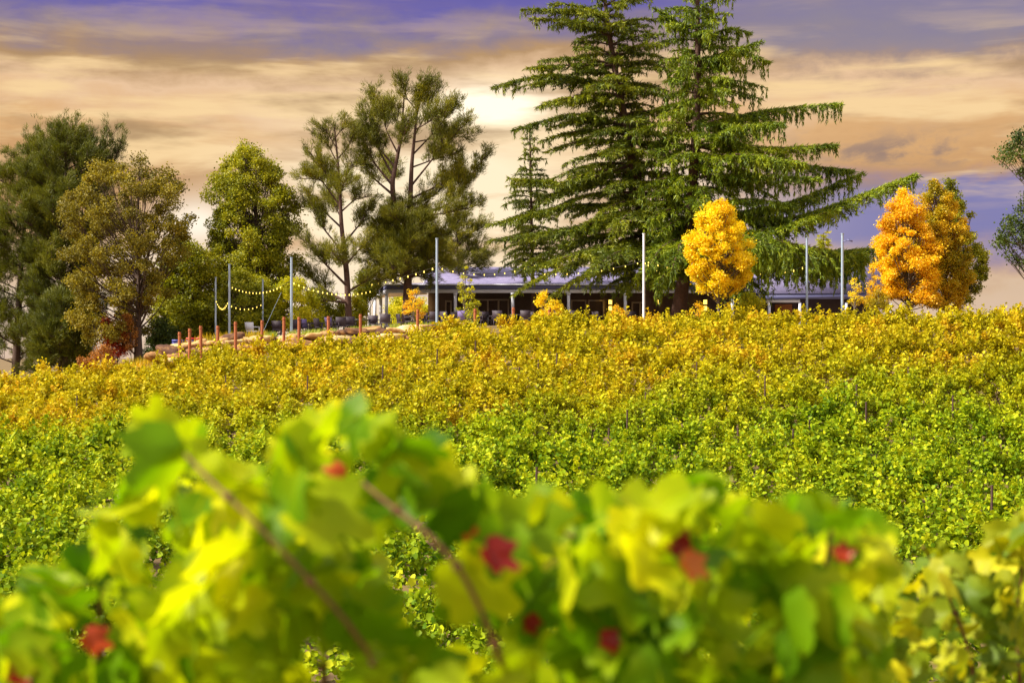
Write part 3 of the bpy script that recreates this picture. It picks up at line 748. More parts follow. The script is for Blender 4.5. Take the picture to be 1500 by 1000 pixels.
pine('pine_tree', 'big wide pine with two upper trunks and a broad ragged crown', [[(594, 495, 0), (598, 400, 0), (600, 320, 0), (603, 240, 0), (614, 135, 0)], [(597, 400, 0), (580, 320, -.5), (574, 270, -.8), (588, 200, -.5), (592, 140, 0)]], 111,
     [(0, [(600, 322, 0), (660, 300, 0), (712, 228, 0)]), (0, [(602, 290, 0), (650, 268, 1), (690, 262, 1)]), (0, [(603, 270, 0), (640, 225, -1), (683, 180, -1)]), (0, [(600, 315, 0), (655, 312, -2), (705, 300, -2)]),
      (0, [(606, 225, 0), (640, 190, 0), (668, 152, 0)]), (0, [(608, 200, 0), (628, 160, 1), (640, 128, 1)]), (0, [(610, 170, 0), (618, 140, 0), (625, 122, 0)]), (0, [(607, 210, 0), (650, 200, 2), (688, 200, 2)]),
      (0, [(603, 245, 0), (640, 232, 1), (668, 225, 1)]), (0, [(601, 300, 0), (640, 285, 3), (675, 240, 3)]), (0, [(610, 165, 0), (596, 145, 0), (590, 122, 0)]), (0, [(608, 190, 0), (635, 175, -2), (655, 165, -2)]),
      (1, [(574, 275, 0), (545, 235, 0), (525, 190, 0)]), (1, [(575, 260, 0), (552, 215, 1), (546, 135, 1)]), (1, [(580, 230, 0), (565, 190, -1), (560, 150, -1)]), (1, [(574, 285, 0), (548, 262, 0), (530, 240, 0)]),
      (1, [(576, 250, 0), (545, 205, 1), (534, 165, 1)]), (1, [(586, 200, 0), (578, 170, 0), (572, 158, 0)]), (1, [(580, 230, 0), (590, 200, -3), (600, 180, -4)]), (1, [(574, 280, 0), (570, 250, 4), (560, 235, 5)]),
      (0, [(599, 345, 0), (570, 330, 0), (542, 335, 0)]), (0, [(599, 360, 0), (565, 365, -1), (535, 385, -1)]), (0, [(599, 350, 0), (625, 335, 0), (648, 345, 0)]), (0, [(598, 375, 0), (630, 375, -1), (655, 390, -1)]),
      (0, [(598, 385, 0), (590, 385, -4), (575, 395, -5)]), (0, [(598, 365, 0), (600, 355, -4), (612, 350, -5)]), (0, [(598, 400, 0), (570, 405, 0), (548, 415, 0)]), (0, [(598, 398, 0), (620, 405, -1), (640, 412, -1)]),
      (0, [(600, 340, 0), (590, 325, -3), (570, 315, -4)]), (0, [(599, 355, 0), (575, 345, 3), (560, 350, 4)]), (0, [(600, 330, 0), (585, 318, 0), (565, 320, 0)]), (0, [(599, 370, 0), (575, 375, -3), (560, 380, -4)]),
      (0, [(599, 345, 0), (610, 330, -2), (632, 325, -3)]), (0, [(598, 385, 0), (575, 390, 2), (552, 365, 3)]), (0, [(598, 380, 0), (615, 372, 2), (635, 362, 3)])],
     M['pine'], M['bark_red'], r0=.34, dens=1.3, auto=dict(prof=[(300, 575, 625), (330, 550, 640), (370, 538, 650), (412, 545, 645)], n=34, rise=.1, dens=1.2, tw=1.0))
pine('pine_tree', 'smaller pine between the big pine and the left cedar, behind the roof', [[(676, 480, 0), (672, 400, 0), (668, 320, 0)]], 122,
     [(0, [(670, 360, 0), (690, 340, 0), (715, 330, 0)]), (0, [(671, 385, 0), (650, 370, 0), (640, 355, 0)]), (0, [(672, 390, 0), (700, 385, 0), (722, 372, 0)])], M['pine'], M['bark'],
     auto=dict(prof=[(318, 662, 676), (345, 650, 700), (375, 640, 718), (405, 648, 722)], n=24, rise=.2, dens=1.2, tw=.9), r0=.14)
cedar('conifer_tree', 'slender young conifer in front of the bright sky, left of the two great cedars', [(782, 480), (780, 400), (778, 300), (776, 182)], 116,
      [(186, 3, 3), (215, 16, 16), (260, 30, 34), (310, 52, 50), (360, 66, 56), (400, 46, 50)], 95, M['cedar'], M['bark_red'], r0=.16, hang=.4, dens=1.0, rise=.22, droopk=.3)
cedar('cedar_tree', 'great cedar with a reddish trunk leaning left, taller than the frame', [(956, 490), (950, 400), (938, 290), (922, 210), (902, 110), (888, 20), (880, -80)], 107,
      [(-75, 8, 10), (-30, 40, 40), (0, 70, 60), (40, 100, 90), (90, 110, 100), (130, 145, 90), (190, 150, 90), (240, 150, 95), (300, 185, 90), (345, 205, 85), (375, 185, 85), (405, 140, 80)], 175, M['cedar'], M['bark_red'], r0=.5, hang=.42,
      extra=[[(888, 25, 0), (830, 15, 0), (762, 14, -1)], [(905, 120, 0), (800, 108, 1), (722, 128, 1)], [(900, 100, 0), (840, 95, -1), (772, 100, -2)], [(892, 50, 0), (840, 30, -1), (778, 28, 1)],
             [(925, 240, 0), (840, 270, -1), (745, 262, -2)], [(935, 300, 0), (830, 300, 1), (715, 330, 0)], [(940, 320, 0), (830, 335, -3), (718, 352, -4)],
             [(915, 180, 0), (840, 165, -2), (752, 190, -3)], [(940, 350, 0), (850, 370, -5), (770, 395, -6)], [(940, 360, 0), (900, 370, -6), (860, 400, -8)]], rise=.1, droopk=.28)
cedar('cedar_tree', 'great cedar with long drooping right branches reaching over the roof, taller than the frame', [(990, 490), (1002, 400), (1010, 330), (1018, 220), (1022, 120), (1022, 10), (1020, -110)], 104,
      [(-105, 8, 8), (-50, 34, 36), (0, 66, 62), (50, 74, 88), (100, 78, 95), (150, 95, 110), (210, 100, 130), (270, 110, 140), (320, 120, 150), (370, 130, 160), (400, 110, 140)], 145, M['cedar2'], M['bark_red'], r0=.46, hang=.75,
      extra=[[(1021, 95, 0), (1080, 72, 0), (1128, 92, 0)], [(1021, 60, 0), (1070, 40, 0), (1100, 50, 1)], [(1020, 100, 0), (1070, 75, -2), (1118, 60, -3)],
             [(1020, 178, 0), (1130, 160, 0), (1232, 152, 0)], [(1019, 205, 0), (1120, 218, -1), (1226, 212, -1)], [(1017, 210, 0), (1110, 235, 1), (1250, 250, 1)],
             [(1012, 300, 0), (1150, 325, -1), (1250, 290, -1), (1340, 256, -1)], [(1012, 315, 0), (1150, 300, 1), (1262, 254, 2)], [(1010, 330, 0), (1120, 340, -2), (1230, 305, -4)],
             [(1008, 340, 0), (1130, 352, 0), (1210, 370, 1), (1290, 362, 3)], [(1008, 345, 0), (1110, 345, -3), (1200, 366, -3), (1268, 372, -2)], [(1008, 350, 0), (1080, 340, -5), (1160, 370, -6)],
             [(1008, 340, 0), (1090, 345, 2), (1190, 372, 4), (1262, 376, 5)], [(1014, 300, 0), (1090, 290, -2), (1165, 300, -3)], [(1016, 255, 0), (1090, 255, -2), (1200, 262, -2)], [(1008, 352, 0), (1090, 360, -1), (1180, 375, 1), (1240, 380, 2)], [(1006, 360, 0), (1060, 360, -4), (1130, 385, -5)],
             [(1018, 210, 0), (1080, 185, -3), (1150, 180, -5)], [(1018, 230, 0), (1100, 225, -4), (1180, 240, -6)], [(1021, 60, 0), (990, 30, 0), (958, 12, 0)]], rise=.08, droopk=.35)
cedar('conifer_tree', 'small yellowish conifer behind the house roof beside the lamp pole', [(1208, 440), (1208, 400), (1206, 342)], 140,
      [(344, 3, 3), (360, 14, 14), (385, 22, 22)], 40, M['ygreen'], M['bark'], r0=.1, hang=.2)

broad('maple_tree', 'brilliant yellow egg-shaped tree with a thin trunk in front of the right cedar', [(1053, 475), (1052, 420), (1053, 340)], 96,
      [(298, 1040, 1062), (312, 1020, 1080), (335, 1004, 1094), (360, 997, 1106), (385, 1000, 1110), (405, 1008, 1106), (422, 1025, 1092), (432, 1042, 1070)],
      170, 300, .12, M['yellow'], M['bark_grey'], r0=.075, cs=.38, hollow=.1)
broad('maple_tree', 'orange-yellow tree at the right with its crown wider than tall', [(1330, 475), (1330, 400), (1328, 320)], 97,
      [(281, 1318, 1330), (300, 1300, 1348), (325, 1288, 1366), (355, 1280, 1378), (385, 1279, 1382), (410, 1286, 1380), (440, 1292, 1378)],
      190, 300, .12, M['orange'], M['bark_grey'], r0=.08, cs=.42, hollow=.1)
broad('maple_tree', 'tall pointed tree turning from green to orange, right of the orange-yellow tree', [(1388, 478), (1386, 400), (1378, 300)], 99,
      [(263, 1364, 1374), (285, 1350, 1396), (315, 1342, 1412), (350, 1336, 1424), (390, 1338, 1428), (420, 1346, 1420), (448, 1350, 1412)],
      200, 300, .12, M['ogreen'], M['bark_grey'], r0=.08, cs=.42, hollow=.1)
broad('broadleaf_tree', 'green tree half hidden behind the tree turning orange, nearest the open sky', [(1402, 470), (1402, 400), (1396, 320)], 106,
      [(268, 1384, 1396), (290, 1376, 1414), (320, 1380, 1430), (360, 1385, 1446), (395, 1390, 1454), (425, 1390, 1440), (440, 1395, 1425)],
      75, 300, .13, M['green'], M['bark_grey'], r0=.08, cs=.42, hollow=.1)
broad('broadleaf_tree', 'dark leafy tree reaching in from beyond the right edge of the view', [(1610, 620), (1600, 480), (1612, 380), (1598, 280), (1604, 170)], 70,
      [(150, 1540, 1640), (178, 1498, 1690), (205, 1470, 1710), (240, 1462, 1710), (262, 1478, 1700), (285, 1490, 1700), (310, 1468, 1710), (345, 1456, 1710), (378, 1470, 1700), (392, 1500, 1680)],
      330, 190, .10, M['dgreen'], M['bark'], r0=.20, cs=.42, hollow=.05)

# saplings and bushes in front of the house
broad('sapling', 'thin young tree with sparse yellow-green leaves in front of the first veranda bay', [(682, 492), (681, 440), (682, 396)], 99,
      [(392, 678, 686), (405, 674, 692), (418, 668, 697), (435, 670, 700), (450, 664, 708), (466, 662, 706)], 26, 60, .10, M['ygreen'], M['bark_grey'], r0=.03, cs=.24, cat='sapling')
broad('sapling', 'small orange-leaved sapling under the open left end of the veranda', [(607, 492), (607, 450), (606, 425)], 100,
      [(420, 602, 610), (436, 594, 618), (450, 588, 626), (462, 590, 624)], 22, 75, .09, M['orange'], M['bark_grey'], r0=.03, cs=.26, cat='sapling')
broad('sapling', 'small bushy orange-yellow sapling between the third and fourth veranda posts', [(802, 480), (800, 455), (800, 435)], 99,
      [(428, 794, 806), (440, 782, 822), (452, 776, 828), (464, 784, 818)], 26, 110, .09, M['yellow'], M['bark_grey'], r0=.03, cs=.28, cat='sapling')
broad('shrub', 'small orange bush below the brightest wall lamp', [(905, 480), (905, 462)], 98, [(447, 899, 910), (455, 892, 916), (464, 890, 918)], 10, 90, .08, M['orange'], M['bark_grey'], r0=.02, cs=.25, cat='shrub')
broad('shrub', 'small orange bush left of the yellow tree, below a wall lamp', [(1022, 478), (1022, 460)], 98, [(446, 1016, 1028), (454, 1008, 1034), (462, 1006, 1036)], 10, 90, .08, M['orange'], M['bark_grey'], r0=.02, cs=.25, cat='shrub')
broad('shrub', 'yellow-green bush right of the yellow tree trunk', [(1098, 478), (1098, 450)], 98, [(430, 1088, 1106), (440, 1080, 1118), (455, 1076, 1122)], 24, 150, .09, M['ygreen'], M['bark_grey'], r0=.03, cs=.32, cat='shrub')
broad('sapling', 'thin orange-topped sapling in front of the far right roof', [(1279, 475), (1279, 430), (1279, 395)], 97, [(380, 1276, 1282), (405, 1271, 1288), (430, 1266, 1294), (445, 1262, 1296)], 22, 80, .09, M['orange'], M['bark_grey'], r0=.025, cs=.26, cat='sapling')
broad('sapling', 'pale yellow sapling behind the right-hand lamp pole', [(1252, 475), (1252, 440), (1252, 405)], 97, [(400, 1249, 1255), (415, 1245, 1259), (430, 1240, 1264), (445, 1238, 1266)], 16, 50, .09, M['yellow'], M['bark_grey'], r0=.02, cs=.22, cat='sapling')
broad('shrub', 'orange shrub low behind the right-hand vines, left of the orange-yellow tree', [(1285, 478), (1285, 450)], 96, [(425, 1280, 1290), (438, 1270, 1302), (450, 1266, 1306)], 18, 120, .09, M['ogreen'], M['bark_grey'], r0=.02, cs=.3, cat='shrub')

# ------------------------------------------------------------------ house
def house():
    YF = 115.0; k = YF / F
    zf = .93; root = thing('veranda_house', 'long low house with lavender shingle roof and a white-posted veranda', 'house', ((566 - 750) * k, YF, zf))
    XL = (566 - 750) * k; XR = (1098 - 750) * k; XW = (640 - 750) / F * 119
    zt = (500 - 416.5) * k; zb1 = (500 - 423.5) * k; zb2 = (500 - 429) * k
    B = np.array([(540 - 750) / F * 124, 124, 0]); zB = (500 - 436.5) / F * 124
    # fascia (thin white gutter on top)
    mb = MB(); mb.box(XL, XR, YF - .06, YF, zb1, zt - .05); mb.build('fascia', M['fascia'], root)
    mb = MB(); mb.box(XL - .05, XR + .05, YF - .16, YF - .0605, zt - .06, zt + .02); mb.build('gutter', M['white'], root)
    mb = MB(); mb.box(XL - .04, XR, YF + .03, YF + .17, zb2, zb1); mb.build('beam', M['white'], root)
    # side beam running back
    mb = MB()
    A = np.array([XL, YF, 0])
    def side(z0a, z1a, z0b, z1b, w, off):
        n = np.array([-(B - A)[1], (B - A)[0], 0]); n = n / np.linalg.norm(n)
        a0 = A + n * off; b0 = B + n * off; a1 = a0 + n * w; b1 = b0 + n * w
        return [(a0[0], a0[1], z0a), (b0[0], b0[1], z0b), (b1[0], b1[1], z0b), (a1[0], a1[1], z0a), (a0[0], a0[1], z1a), (b0[0], b0[1], z1b), (b1[0], b1[1], z1b), (a1[0], a1[1], z1a)]
    mb.hexa(side(zb2, zb1, zB - .33, zB - .08, .12, -.10)); mb.build('side_beam', M['white'], root)
    mb = MB(); mb.hexa(side(zb1 + .003, zt - .05, zB - .077, zB + .1, .05, -.04)); mb.build('side_fascia', M['fascia'], root)
    # veranda roof and ceiling
    mb = MB()
    mb.add([(XL - .05, YF - .05, zt), (XR, YF - .05, zt), (XR, 119, zt + .25), (-6.1, 119, zt + .25), (-6.1, 124, zt + .2), (B[0] - .05, 124, zB + .15)],
           [(0, 1, 2, 3), (0, 3, 4, 5)])
    mb.build('veranda_roof', M['shingle'], root)
    mb = MB()
    mb.add([(XL + .05, YF + .2, zb1 + .02), (XR, YF + .2, zb1 + .02), (XR, 119, zb1 - .05), (-6.1, 119, zb1 - .05), (-6.1, 124, zb1 - .1), (B[0] + .12, 124, zB - .04)],
           [(3, 2, 1, 0), (5, 4, 3, 0)])
    mb.build('ceiling', M['ceil'], root)
    # veranda posts
    for x in (566, 667, 751, 833, 916, 1000, 1073):
        X = (x - 750) * k; mb = MB(); mb.box(X - .10, X + .10, YF + .02, YF + .20, zf, zb2 - .002); mb.box(X - .14, X + .14, YF - .02, YF + .24, zf + .0, zf + .16)
        mb.box(X - .13, X + .13, YF - .01, YF + .23, zb2 - .12, zb2 - .003); mb.build('post', M['white'], root)
    for f in (.33, .66, .99):
        P = A + (B - A) * f; z = zb2 + (zB - .33 - zb2) * f; mb = MB(); mb.box(P[0] - .06, P[0] + .14, P[1] - .1, P[1] + .1, zf, z + .01); mb.build('post', M['white'], root)
    # house body: walls left open behind door and window recesses are framed proud of the wall
    mb = MB(); ze = zt + .18
    mb.box(XW, XR, 119, 131, zf - .3, ze); mb.build('wall', M['wall'], root)
    # gable ends + main roof
    RX0 = -6.1; RX1 = (1098 - 750) / F * 125; zr = (500 - 391) / F * 125
    mb = MB()
    th = .12
    for (ya, za, yb, zb_) in ((118.7, zt + .22, 125, zr), (131.3, zt + .22, 125, zr)):
        V = [(RX0, ya, za), (RX1, ya, za), (RX1, yb, zb_), (RX0, yb, zb_)]
        mb.hexa([(x, y, z - th) for x, y, z in V] + V)
    rf = mb.build('roof', M['shingle'], root)
    mb = MB(); mb.box(RX0, RX1, 124.85, 125.15, zr + .005, zr + .05); mb.build('ridge_cap', M['shingle'], rf)
    mb = MB(); V = [(RX0 + .15, 118.9, zt + .1), (RX0 + .15, 131, zt + .1), (RX0 + .15, 125, zr - .14), (RX0 + .25, 118.9, zt + .1), (RX0 + .25, 131, zt + .1), (RX0 + .25, 125, zr - .14)]
    mb.add(V, [(0, 1, 2), (3, 5, 4)]); mb.Q.append(np.array([(0, 2, 5, 3), (1, 4, 5, 2), (0, 3, 4, 1)])); mb.build('gable', M['wall'], root)
    mb = MB(); mb.bar((RX0 - .03, 118.68, zt + .17), (RX0 - .03, 125, zr - .04), .05, .16); mb.build('rake_trim', M['white'], root)
    # skylight
    Yk = 122.2; zk = zt + .22 + (zr - zt - .22) * (Yk - 118.7) / 6.3
    mb = MB(); mb.box(-3.1, -2.3, Yk - .25, Yk + .25, zk - .02, zk + .12); mb.build('skylight', M['white'], root)
    # doors and windows on the front wall
    kk = 119 / F
    def opening(name, x0, x1, ytop, ybot, pane, cols, extra=None):
        X0 = (x0 - 750) * kk; X1 = (x1 - 750) * kk; z1 = (500 - ytop) * kk; z0 = max(zf, (500 - ybot) * kk); w = .11
        mb = MB(); mb.box(X0, X0 + w, 118.9, 119.02, z0, z1); mb.box(X1 - w, X1, 118.9, 119.02, z0, z1); mb.box(X0 + w, X1 - w, 118.9, 119.02, z1 - w, z1); mb.box(X0 + w, X1 - w, 118.9, 119.02, z0, z0 + w)
        for c in range(1, cols):
            xc = X0 + (X1 - X0) * c / cols; mb.box(xc - .06, xc + .06, 118.905, 119.01, z0 + w, z1 - w)
        fr = mb.build(name, M['frame'], root)
        mb = MB(); mb.box(X0 + w * .5, X1 - w * .5, 118.97, 118.99, z0 + w * .5, z1 - w * .5); mb.build('pane', pane, fr)
        if extra:
            for (a, b) in extra:
                mb = MB(); mb.box(X0 + (X1 - X0) * a, X0 + (X1 - X0) * b, 118.955, 118.968, z0 + w, z1 - w * 1.2); mb.build('blind', M['curtain'], fr)
        if name == 'door':
            mb = MB(); mb.box(X1 - .09, X1 - .05, 118.84, 118.897, z0 + .9, z0 + 1.25); mb.build('handle', M['metal'], fr)
    opening('window', 699, 746, 438, 478, M['glass'], 3, [(.03, .2), (.72, .80), (.88, .96)])
    opening('door', 836, 859, 439, 482, M['glass'], 1)
    opening('door', 861, 885, 439, 482, M['glass'], 1, [(.3, .9)])
    opening('window', 652, 662, 440, 480, M['curtain'], 1)
    opening('window', 925, 950, 442, 478, M['glass'], 2)
    opening('window', 1060, 1085, 442, 478, M['glass'], 2)
    # dividing wall under the veranda seen at its open left end
    mb = MB(); mb.box(-5.9, -5.3, 120, 120.2, 1.9, zb1 - .1); mb.build('panel', M['ceil'], root)
    # foundation slab
    mb = MB(); mb.box(XL - .5, XR, YF - .4, 119, zf - .4, zf - .003); mb.build('deck', M['paving'], root)
    # hanging eave bulbs are separate strings

    # right wing
    YW = 117.0; kw = YW / F
    w = thing('house_wing', 'lower right wing of the house with a hipped lavender roof, behind the drooping cedar', 'house', ((1200 - 750) * kw, YW, .9))
    X0 = (1100 - 750) * kw + .35; X1 = (1322 - 750) * kw
    zt = (500 - 430) * kw; zf0 = (500 - 438) * kw; zb = (500 - 443) * kw
    mb = MB(); mb.box(X0, X1, YW - .06, YW, zf0, zt); mb.build('fascia', M['fascia'], w)
    mb = MB(); mb.box(X0, (1172 - 750) * kw, YW + .03, YW + .15, zb, zf0); mb.build('beam', M['white'], w)
    mb = MB(); mb.box(X0 + .1, X1 - 1.2, 119.2, 129, .6, zt - .05); mb.build('wall', M['wall'], w)
    zr = (500 - 388) / F * 124; RXa = X0; RXb = (1283 - 750) / F * 124
    V = [(X0, YW - .1, zt + .01), (X1 + .1, YW - .1, zt + .01), (X1 + .1, 131, zt + .01), (X0, 131, zt + .01), (RXa, 124, zr), (RXb, 124, zr)]
    mb = MB(); mb.add(V, [(1, 2, 5)]); mb.Q.append(np.array([(0, 1, 5, 4), (2, 3, 4, 5)])); mb.T.append(np.array([(0, 4, 3)])); mb.Q.append(np.array([(3, 2, 1, 0)])); mb.build('roof', M['shingle'], w)
    for x in (1127, 1172, 1240, 1305):
        X = (x - 750) * kw; mb = MB(); mb.box(X - .09, X + .09, YW + .03, YW + .2, .7, zb - .002); mb.build('post', M['white'], w)
    mb = MB(); mb.box((1135 - 750) / F * 119.2, (1160 - 750) / F * 119.2, 119.1, 119.19, .95, 2.6); fr = mb.build('door', M['curtain'], w)
house()

# wall lamps, lit
for x, y, yy in ((894, 447, 118.75), (962, 447, 118.75), (1033, 447, 118.75)):
    k = yy / F; X = (x - 750) * k; z = (500 - y) * k
    lb = {894: 'lit yellow wall lamp right of the glass doors', 962: 'lit yellow wall lamp just right of the bright white pole', 1033: 'lit yellow wall lamp left of the yellow tree'}[x]
    r = thing('wall_lamp', lb, 'lamp', (X, yy, z), 'lit wall lamps')
    for dz in (.22, -.22):
        mb = MB(); mb.box(X - .11, X + .11, yy - .14, yy + .08, z + dz - .15, z + dz + .15); mb.build('lamp_shade', M['lamp'], r)
    mb = MB(); mb.box(X - .14, X + .14, yy + .081, yy + .2, z - .45, z + .45); mb.build('back_plate', M['metal'], r)
    mb = MB(); mb.box(X - .12, X + .12, yy - .15, yy + .08, z - .065, z + .065); mb.box(X - .12, X + .12, yy - .15, yy + .08, z + .372, z + .40); mb.build('frame', M['metal'], r)

# ------------------------------------------------------------------ light poles and string lights
def pole(x, ytop, Y, label, w=.085, arm=False, mat='pole'):
    w *= .78
    X = (x - 750) / F * Y; zt = (500 - ytop) / F * Y; zb = gz(X, Y)
    r = thing('light_pole', label, 'pole', (X, Y, zb), 'poles carrying the string lights')
    mb = MB(); mb.tube([(X, Y, zb - .2), (X, Y, zt)], [w * 1.05, w * .85], 10); mb.build('shaft', M[mat], r)
    mb = MB(); mb.tube([(X, Y, zt), (X, Y, zt + .05)], w * 1.15, 10); mb.build('cap', M[mat], r)
    mb = MB(); mb.box(X - .17, X + .17, Y - .17, Y + .17, zb, zb + .04); mb.build('base_plate', M[mat], r)
    if arm:
        mb = MB(); mb.bar((X, Y - .05, zt - .45), (X + .42, Y - .12, zt - .30), .05); mb.bar((X + .25, Y - .12, zt - .33), (X + .55, Y - .15, zt - .42), .12, .07); mb.build('floodlight', M['fascia'], r)
pole(316, 407, 101, 'short left-most light pole in front of the dark green tree', .07)
pole(336, 388, 100, 'tall light pole second from the left, holding two light strings', .09)
pole(385, 410, 105, 'short light pole behind the boulders, between two taller left poles', .07)
pole(427, 378, 100, 'tall light pole in front of the bright yellow-green bush', .10)
pole(640, 350, 98.5, 'tall light pole in front of the open left end of the veranda', .10)
pole(943, 343, 98, 'brightest white pole, standing before the cedar trunks', .10, mat='white')
pole(1182, 350, 98, 'light pole in front of the drooping cedar, left of the one with a floodlight', .09)
pole(1234, 343, 98, 'light pole with a small floodlight near its top', .11, arm=True)

def string(a, b, sag, n, label, r=.025, lo=0.0, hi=1.0):
    a = at(*a); b = at(*b); t = np.linspace(0, 1, 24)
    P = a + (b - a) * t[:, None] - np.array([0, 0, 1.]) * (4 * sag * t * (1 - t))[:, None]
    root = thing('string_lights', label, 'string lights', a, 'string lights over the patio')
    mb = MB(); mb.tube(P, .010, 4); mb.build('cable', M['cable'], root)
    proto_ = None
    for k in range(n):
        p = sample(P, lo + (hi - lo) * (k + .5) / n)
        if proto_ is None:
            mb = MB(); ring = 8
            V = [(0, 0, -.01)]; 
            rows = [(.02, -.02), (.024, -.06), (r, -.06 - r * .7), (r, -.06 - r * 1.2), (r * .6, -.06 - r * 1.9)]
            V = []
            for rr, zz in rows: V += [(rr * math.cos(q * math.pi / 4), rr * math.sin(q * math.pi / 4), zz) for q in range(8)]
            V.append((0, 0, -.06 - r * 2.1)); V.append((0, 0, 0))
            fq = [(i * 8 + j, i * 8 + (j + 1) % 8, i * 8 + 8 + (j + 1) % 8, i * 8 + 8 + j) for i in range(4) for j in range(8)]
            mb.add(V, fq); mb.T.append(np.array([(32 + j, 32 + (j + 1) % 8, 40) for j in range(8)] + [((j + 1) % 8, j, 41) for j in range(8)]))
            root['_local'] = 1
            o = mb.build('bulb', M['bulb'], root, smooth=True); del root['_local']; proto_ = o
        else: o = proto_.copy(); C.objects.link(o); o.parent = root
        o.location = tuple(float(v) for v in (p - a))
string((336, 418, 100), (427, 410, 100), .55, 15, 'upper string of warm bulbs sagging between the two tall left poles', lo=.02, hi=.85)
string((316, 438, 101), (336, 436, 100), .58, 11, 'short deep loop of bulbs between the two left-most poles')
string((336, 446, 100), (385, 444, 105), .28, 8, 'short string of bulbs from the second pole to the short third pole')
string((427, 412, 100), (545, 425, 112), .45, 18, 'string of bulbs crossing in front of the slim pine trunk', .035)
string((540, 416, 114), (640, 390, 98.5), .1, 9, 'string of bulbs rising from the veranda corner to the pole', .04)
string((640, 390, 98.5), (790, 385, 104), .55, 10, 'string of bulbs hanging in front of the main roof')
string((790, 400, 104), (943, 382, 98), .25, 9, 'string of bulbs rising through the cedar foliage to the white pole')
string((943, 381, 98), (1010, 398, 103), .05, 5, 'short string from the white pole towards the right cedar trunk')
string((943, 383, 98), (976, 404, 106), .02, 8, 'close-set bulbs dropping steeply behind the white pole')
string((1108, 400, 104), (1182, 390, 98), .12, 6, 'bulbs running into the drooping cedar left of the right poles')
string((1120, 405, 105), (1182, 388, 98), .10, 5, 'lower short run of bulbs beneath the drooping cedar')

# ------------------------------------------------------------------ rusty row-end posts
for x, yt in ((263, 486), (278, 481), (294, 477), (319, 477), (345, 471), (384, 469), (416, 464), (438, 464), (481, 463), (528, 460), (612, 453), (696, 452), (752, 450), (805, 450)):
    Y = 93.5; X = (x - 750) / F * Y; zt = (500 - yt) / F * Y; zb = gz(X, Y) - .2; mb = MB(); w = .085
    lean = random.uniform(-.04, .04)
    mb.tube([(X - lean, Y, zb), (X, Y, zt - .03), (X, Y, zt)], [w, w, w * .9], 8)
    mb.tube([(X, Y, zt - .16), (X, Y, zt - .12)], w * 1.25, 8)
    tag(mb.build('vineyard_post', M['rust']), "rusty orange steel post along the vineyard's top edge", 'post', 'rusty end posts along the vineyard edge')
Y = 93.6; mb = MB(); a = np.array(at(372, 515, Y)); b = np.array(at(412, 428, Y + 5)); mb.tube([a, (a + b) / 2, b], .007, 5)
tag(mb.build('guy_wire', M['pole']), 'thin pale guy wire slanting up from the boulders to the left tall pole', 'wire')
mb = MB(); mb.tube([at(374, 516, 93.4), at(380, 500, 93.4), at(384, 490, 93.5)], .06, 6)
tag(mb.build('brace', M['rust']), 'short slanting rusty brace leaning on a vineyard end post', 'brace')

# ------------------------------------------------------------------ boulders of the retaining wall
def rock_mesh(seed):
    r = np.random.default_rng(seed); n, m = 12, 18; V = []
    off = r.uniform(0, 9, 6)
    for i in range(n + 1):
        th = math.pi * i / n
        for j in range(m):
            ph = 2 * math.pi * j / m; d = np.array([math.sin(th) * math.cos(ph), math.sin(th) * math.sin(ph), math.cos(th)])
            q = 1 + .16 * math.sin(3 * d[0] + off[0]) * math.cos(2.5 * d[1] + off[1]) + .12 * math.sin(4 * d[2] + off[2] + 2 * d[0]) + .05 * math.sin(9 * d[1] + off[3])
            e = np.sign(d) * np.abs(d) ** .72
            V.append(e * (q + .05 * r.normal()) * np.array([.46, .36, .25]))
    mb = MB(); mb.add(V, [(i * m + j, (i + 1) * m + j, (i + 1) * m + (j + 1) % m, i * m + (j + 1) % m) for i in range(n) for j in range(m)])
    return mb
rocks = []
for k in range(7):
    o = rock_mesh(40 + k).build('boulder', M['stone'], smooth=True); rocks.append(o)
wallpts = [(236, 524), (262, 512), (300, 504), (345, 500), (400, 497), (450, 494), (500, 488), (560, 486), (620, 483), (668, 478)]
used = [False] * 7; ri = 0
def put_rock(x, y, Y, s, sx=1.0, sz=1.0):
    global ri
    k = ri % 7; ri += 1
    if not used[k]: o = rocks[k]; used[k] = True
    else: o = rocks[k].copy(); C.objects.link(o)
    X, Yy, Z = at(x, y, Y); o.location = (X, Yy, Z); o.rotation_euler = (random.uniform(-.2, .2), random.uniform(-.2, .2), random.uniform(-.5, .5) + random.choice([0, math.pi]))
    o.scale = (s * sx, s, s * sz)
    if x < 262: l, g = "large rounded tan boulder at the wall's left end", 'boulders at the left end of the wall'
    elif x < 450: l, g = "tan wall boulder below the left light poles", 'boulders below the left poles'
    elif x < 560: l, g = "tan wall boulder below the patio chairs", 'boulders below the patio chairs'
    else: l, g = "tan wall boulder before the open veranda end", 'boulders before the veranda end'
    tag(o, l, 'boulder', g)
x = 238
while x < 690:
    y = float(np.interp(x, [p[0] for p in wallpts], [p[1] for p in wallpts]))
    s = random.uniform(.7, 1.1) * (1.5 if x < 262 else 1)
    put_rock(x, y + random.uniform(-2, 2), 95.3 + random.uniform(-.3, .3), s, random.uniform(1, 1.8), random.uniform(.75, 1.05))
    if x > 252 and random.random() < .9: put_rock(x + random.uniform(-6, 8), y + 11 + random.uniform(-2, 3), 94.6, random.uniform(.8, 1.2), random.uniform(1, 1.6), .9)
    x += random.uniform(12, 20)
put_rock(338, 498, 95.4, 1.35, 1.25, 1.25); put_rock(331, 509, 94.9, 1.0, 1.1, 1.1)

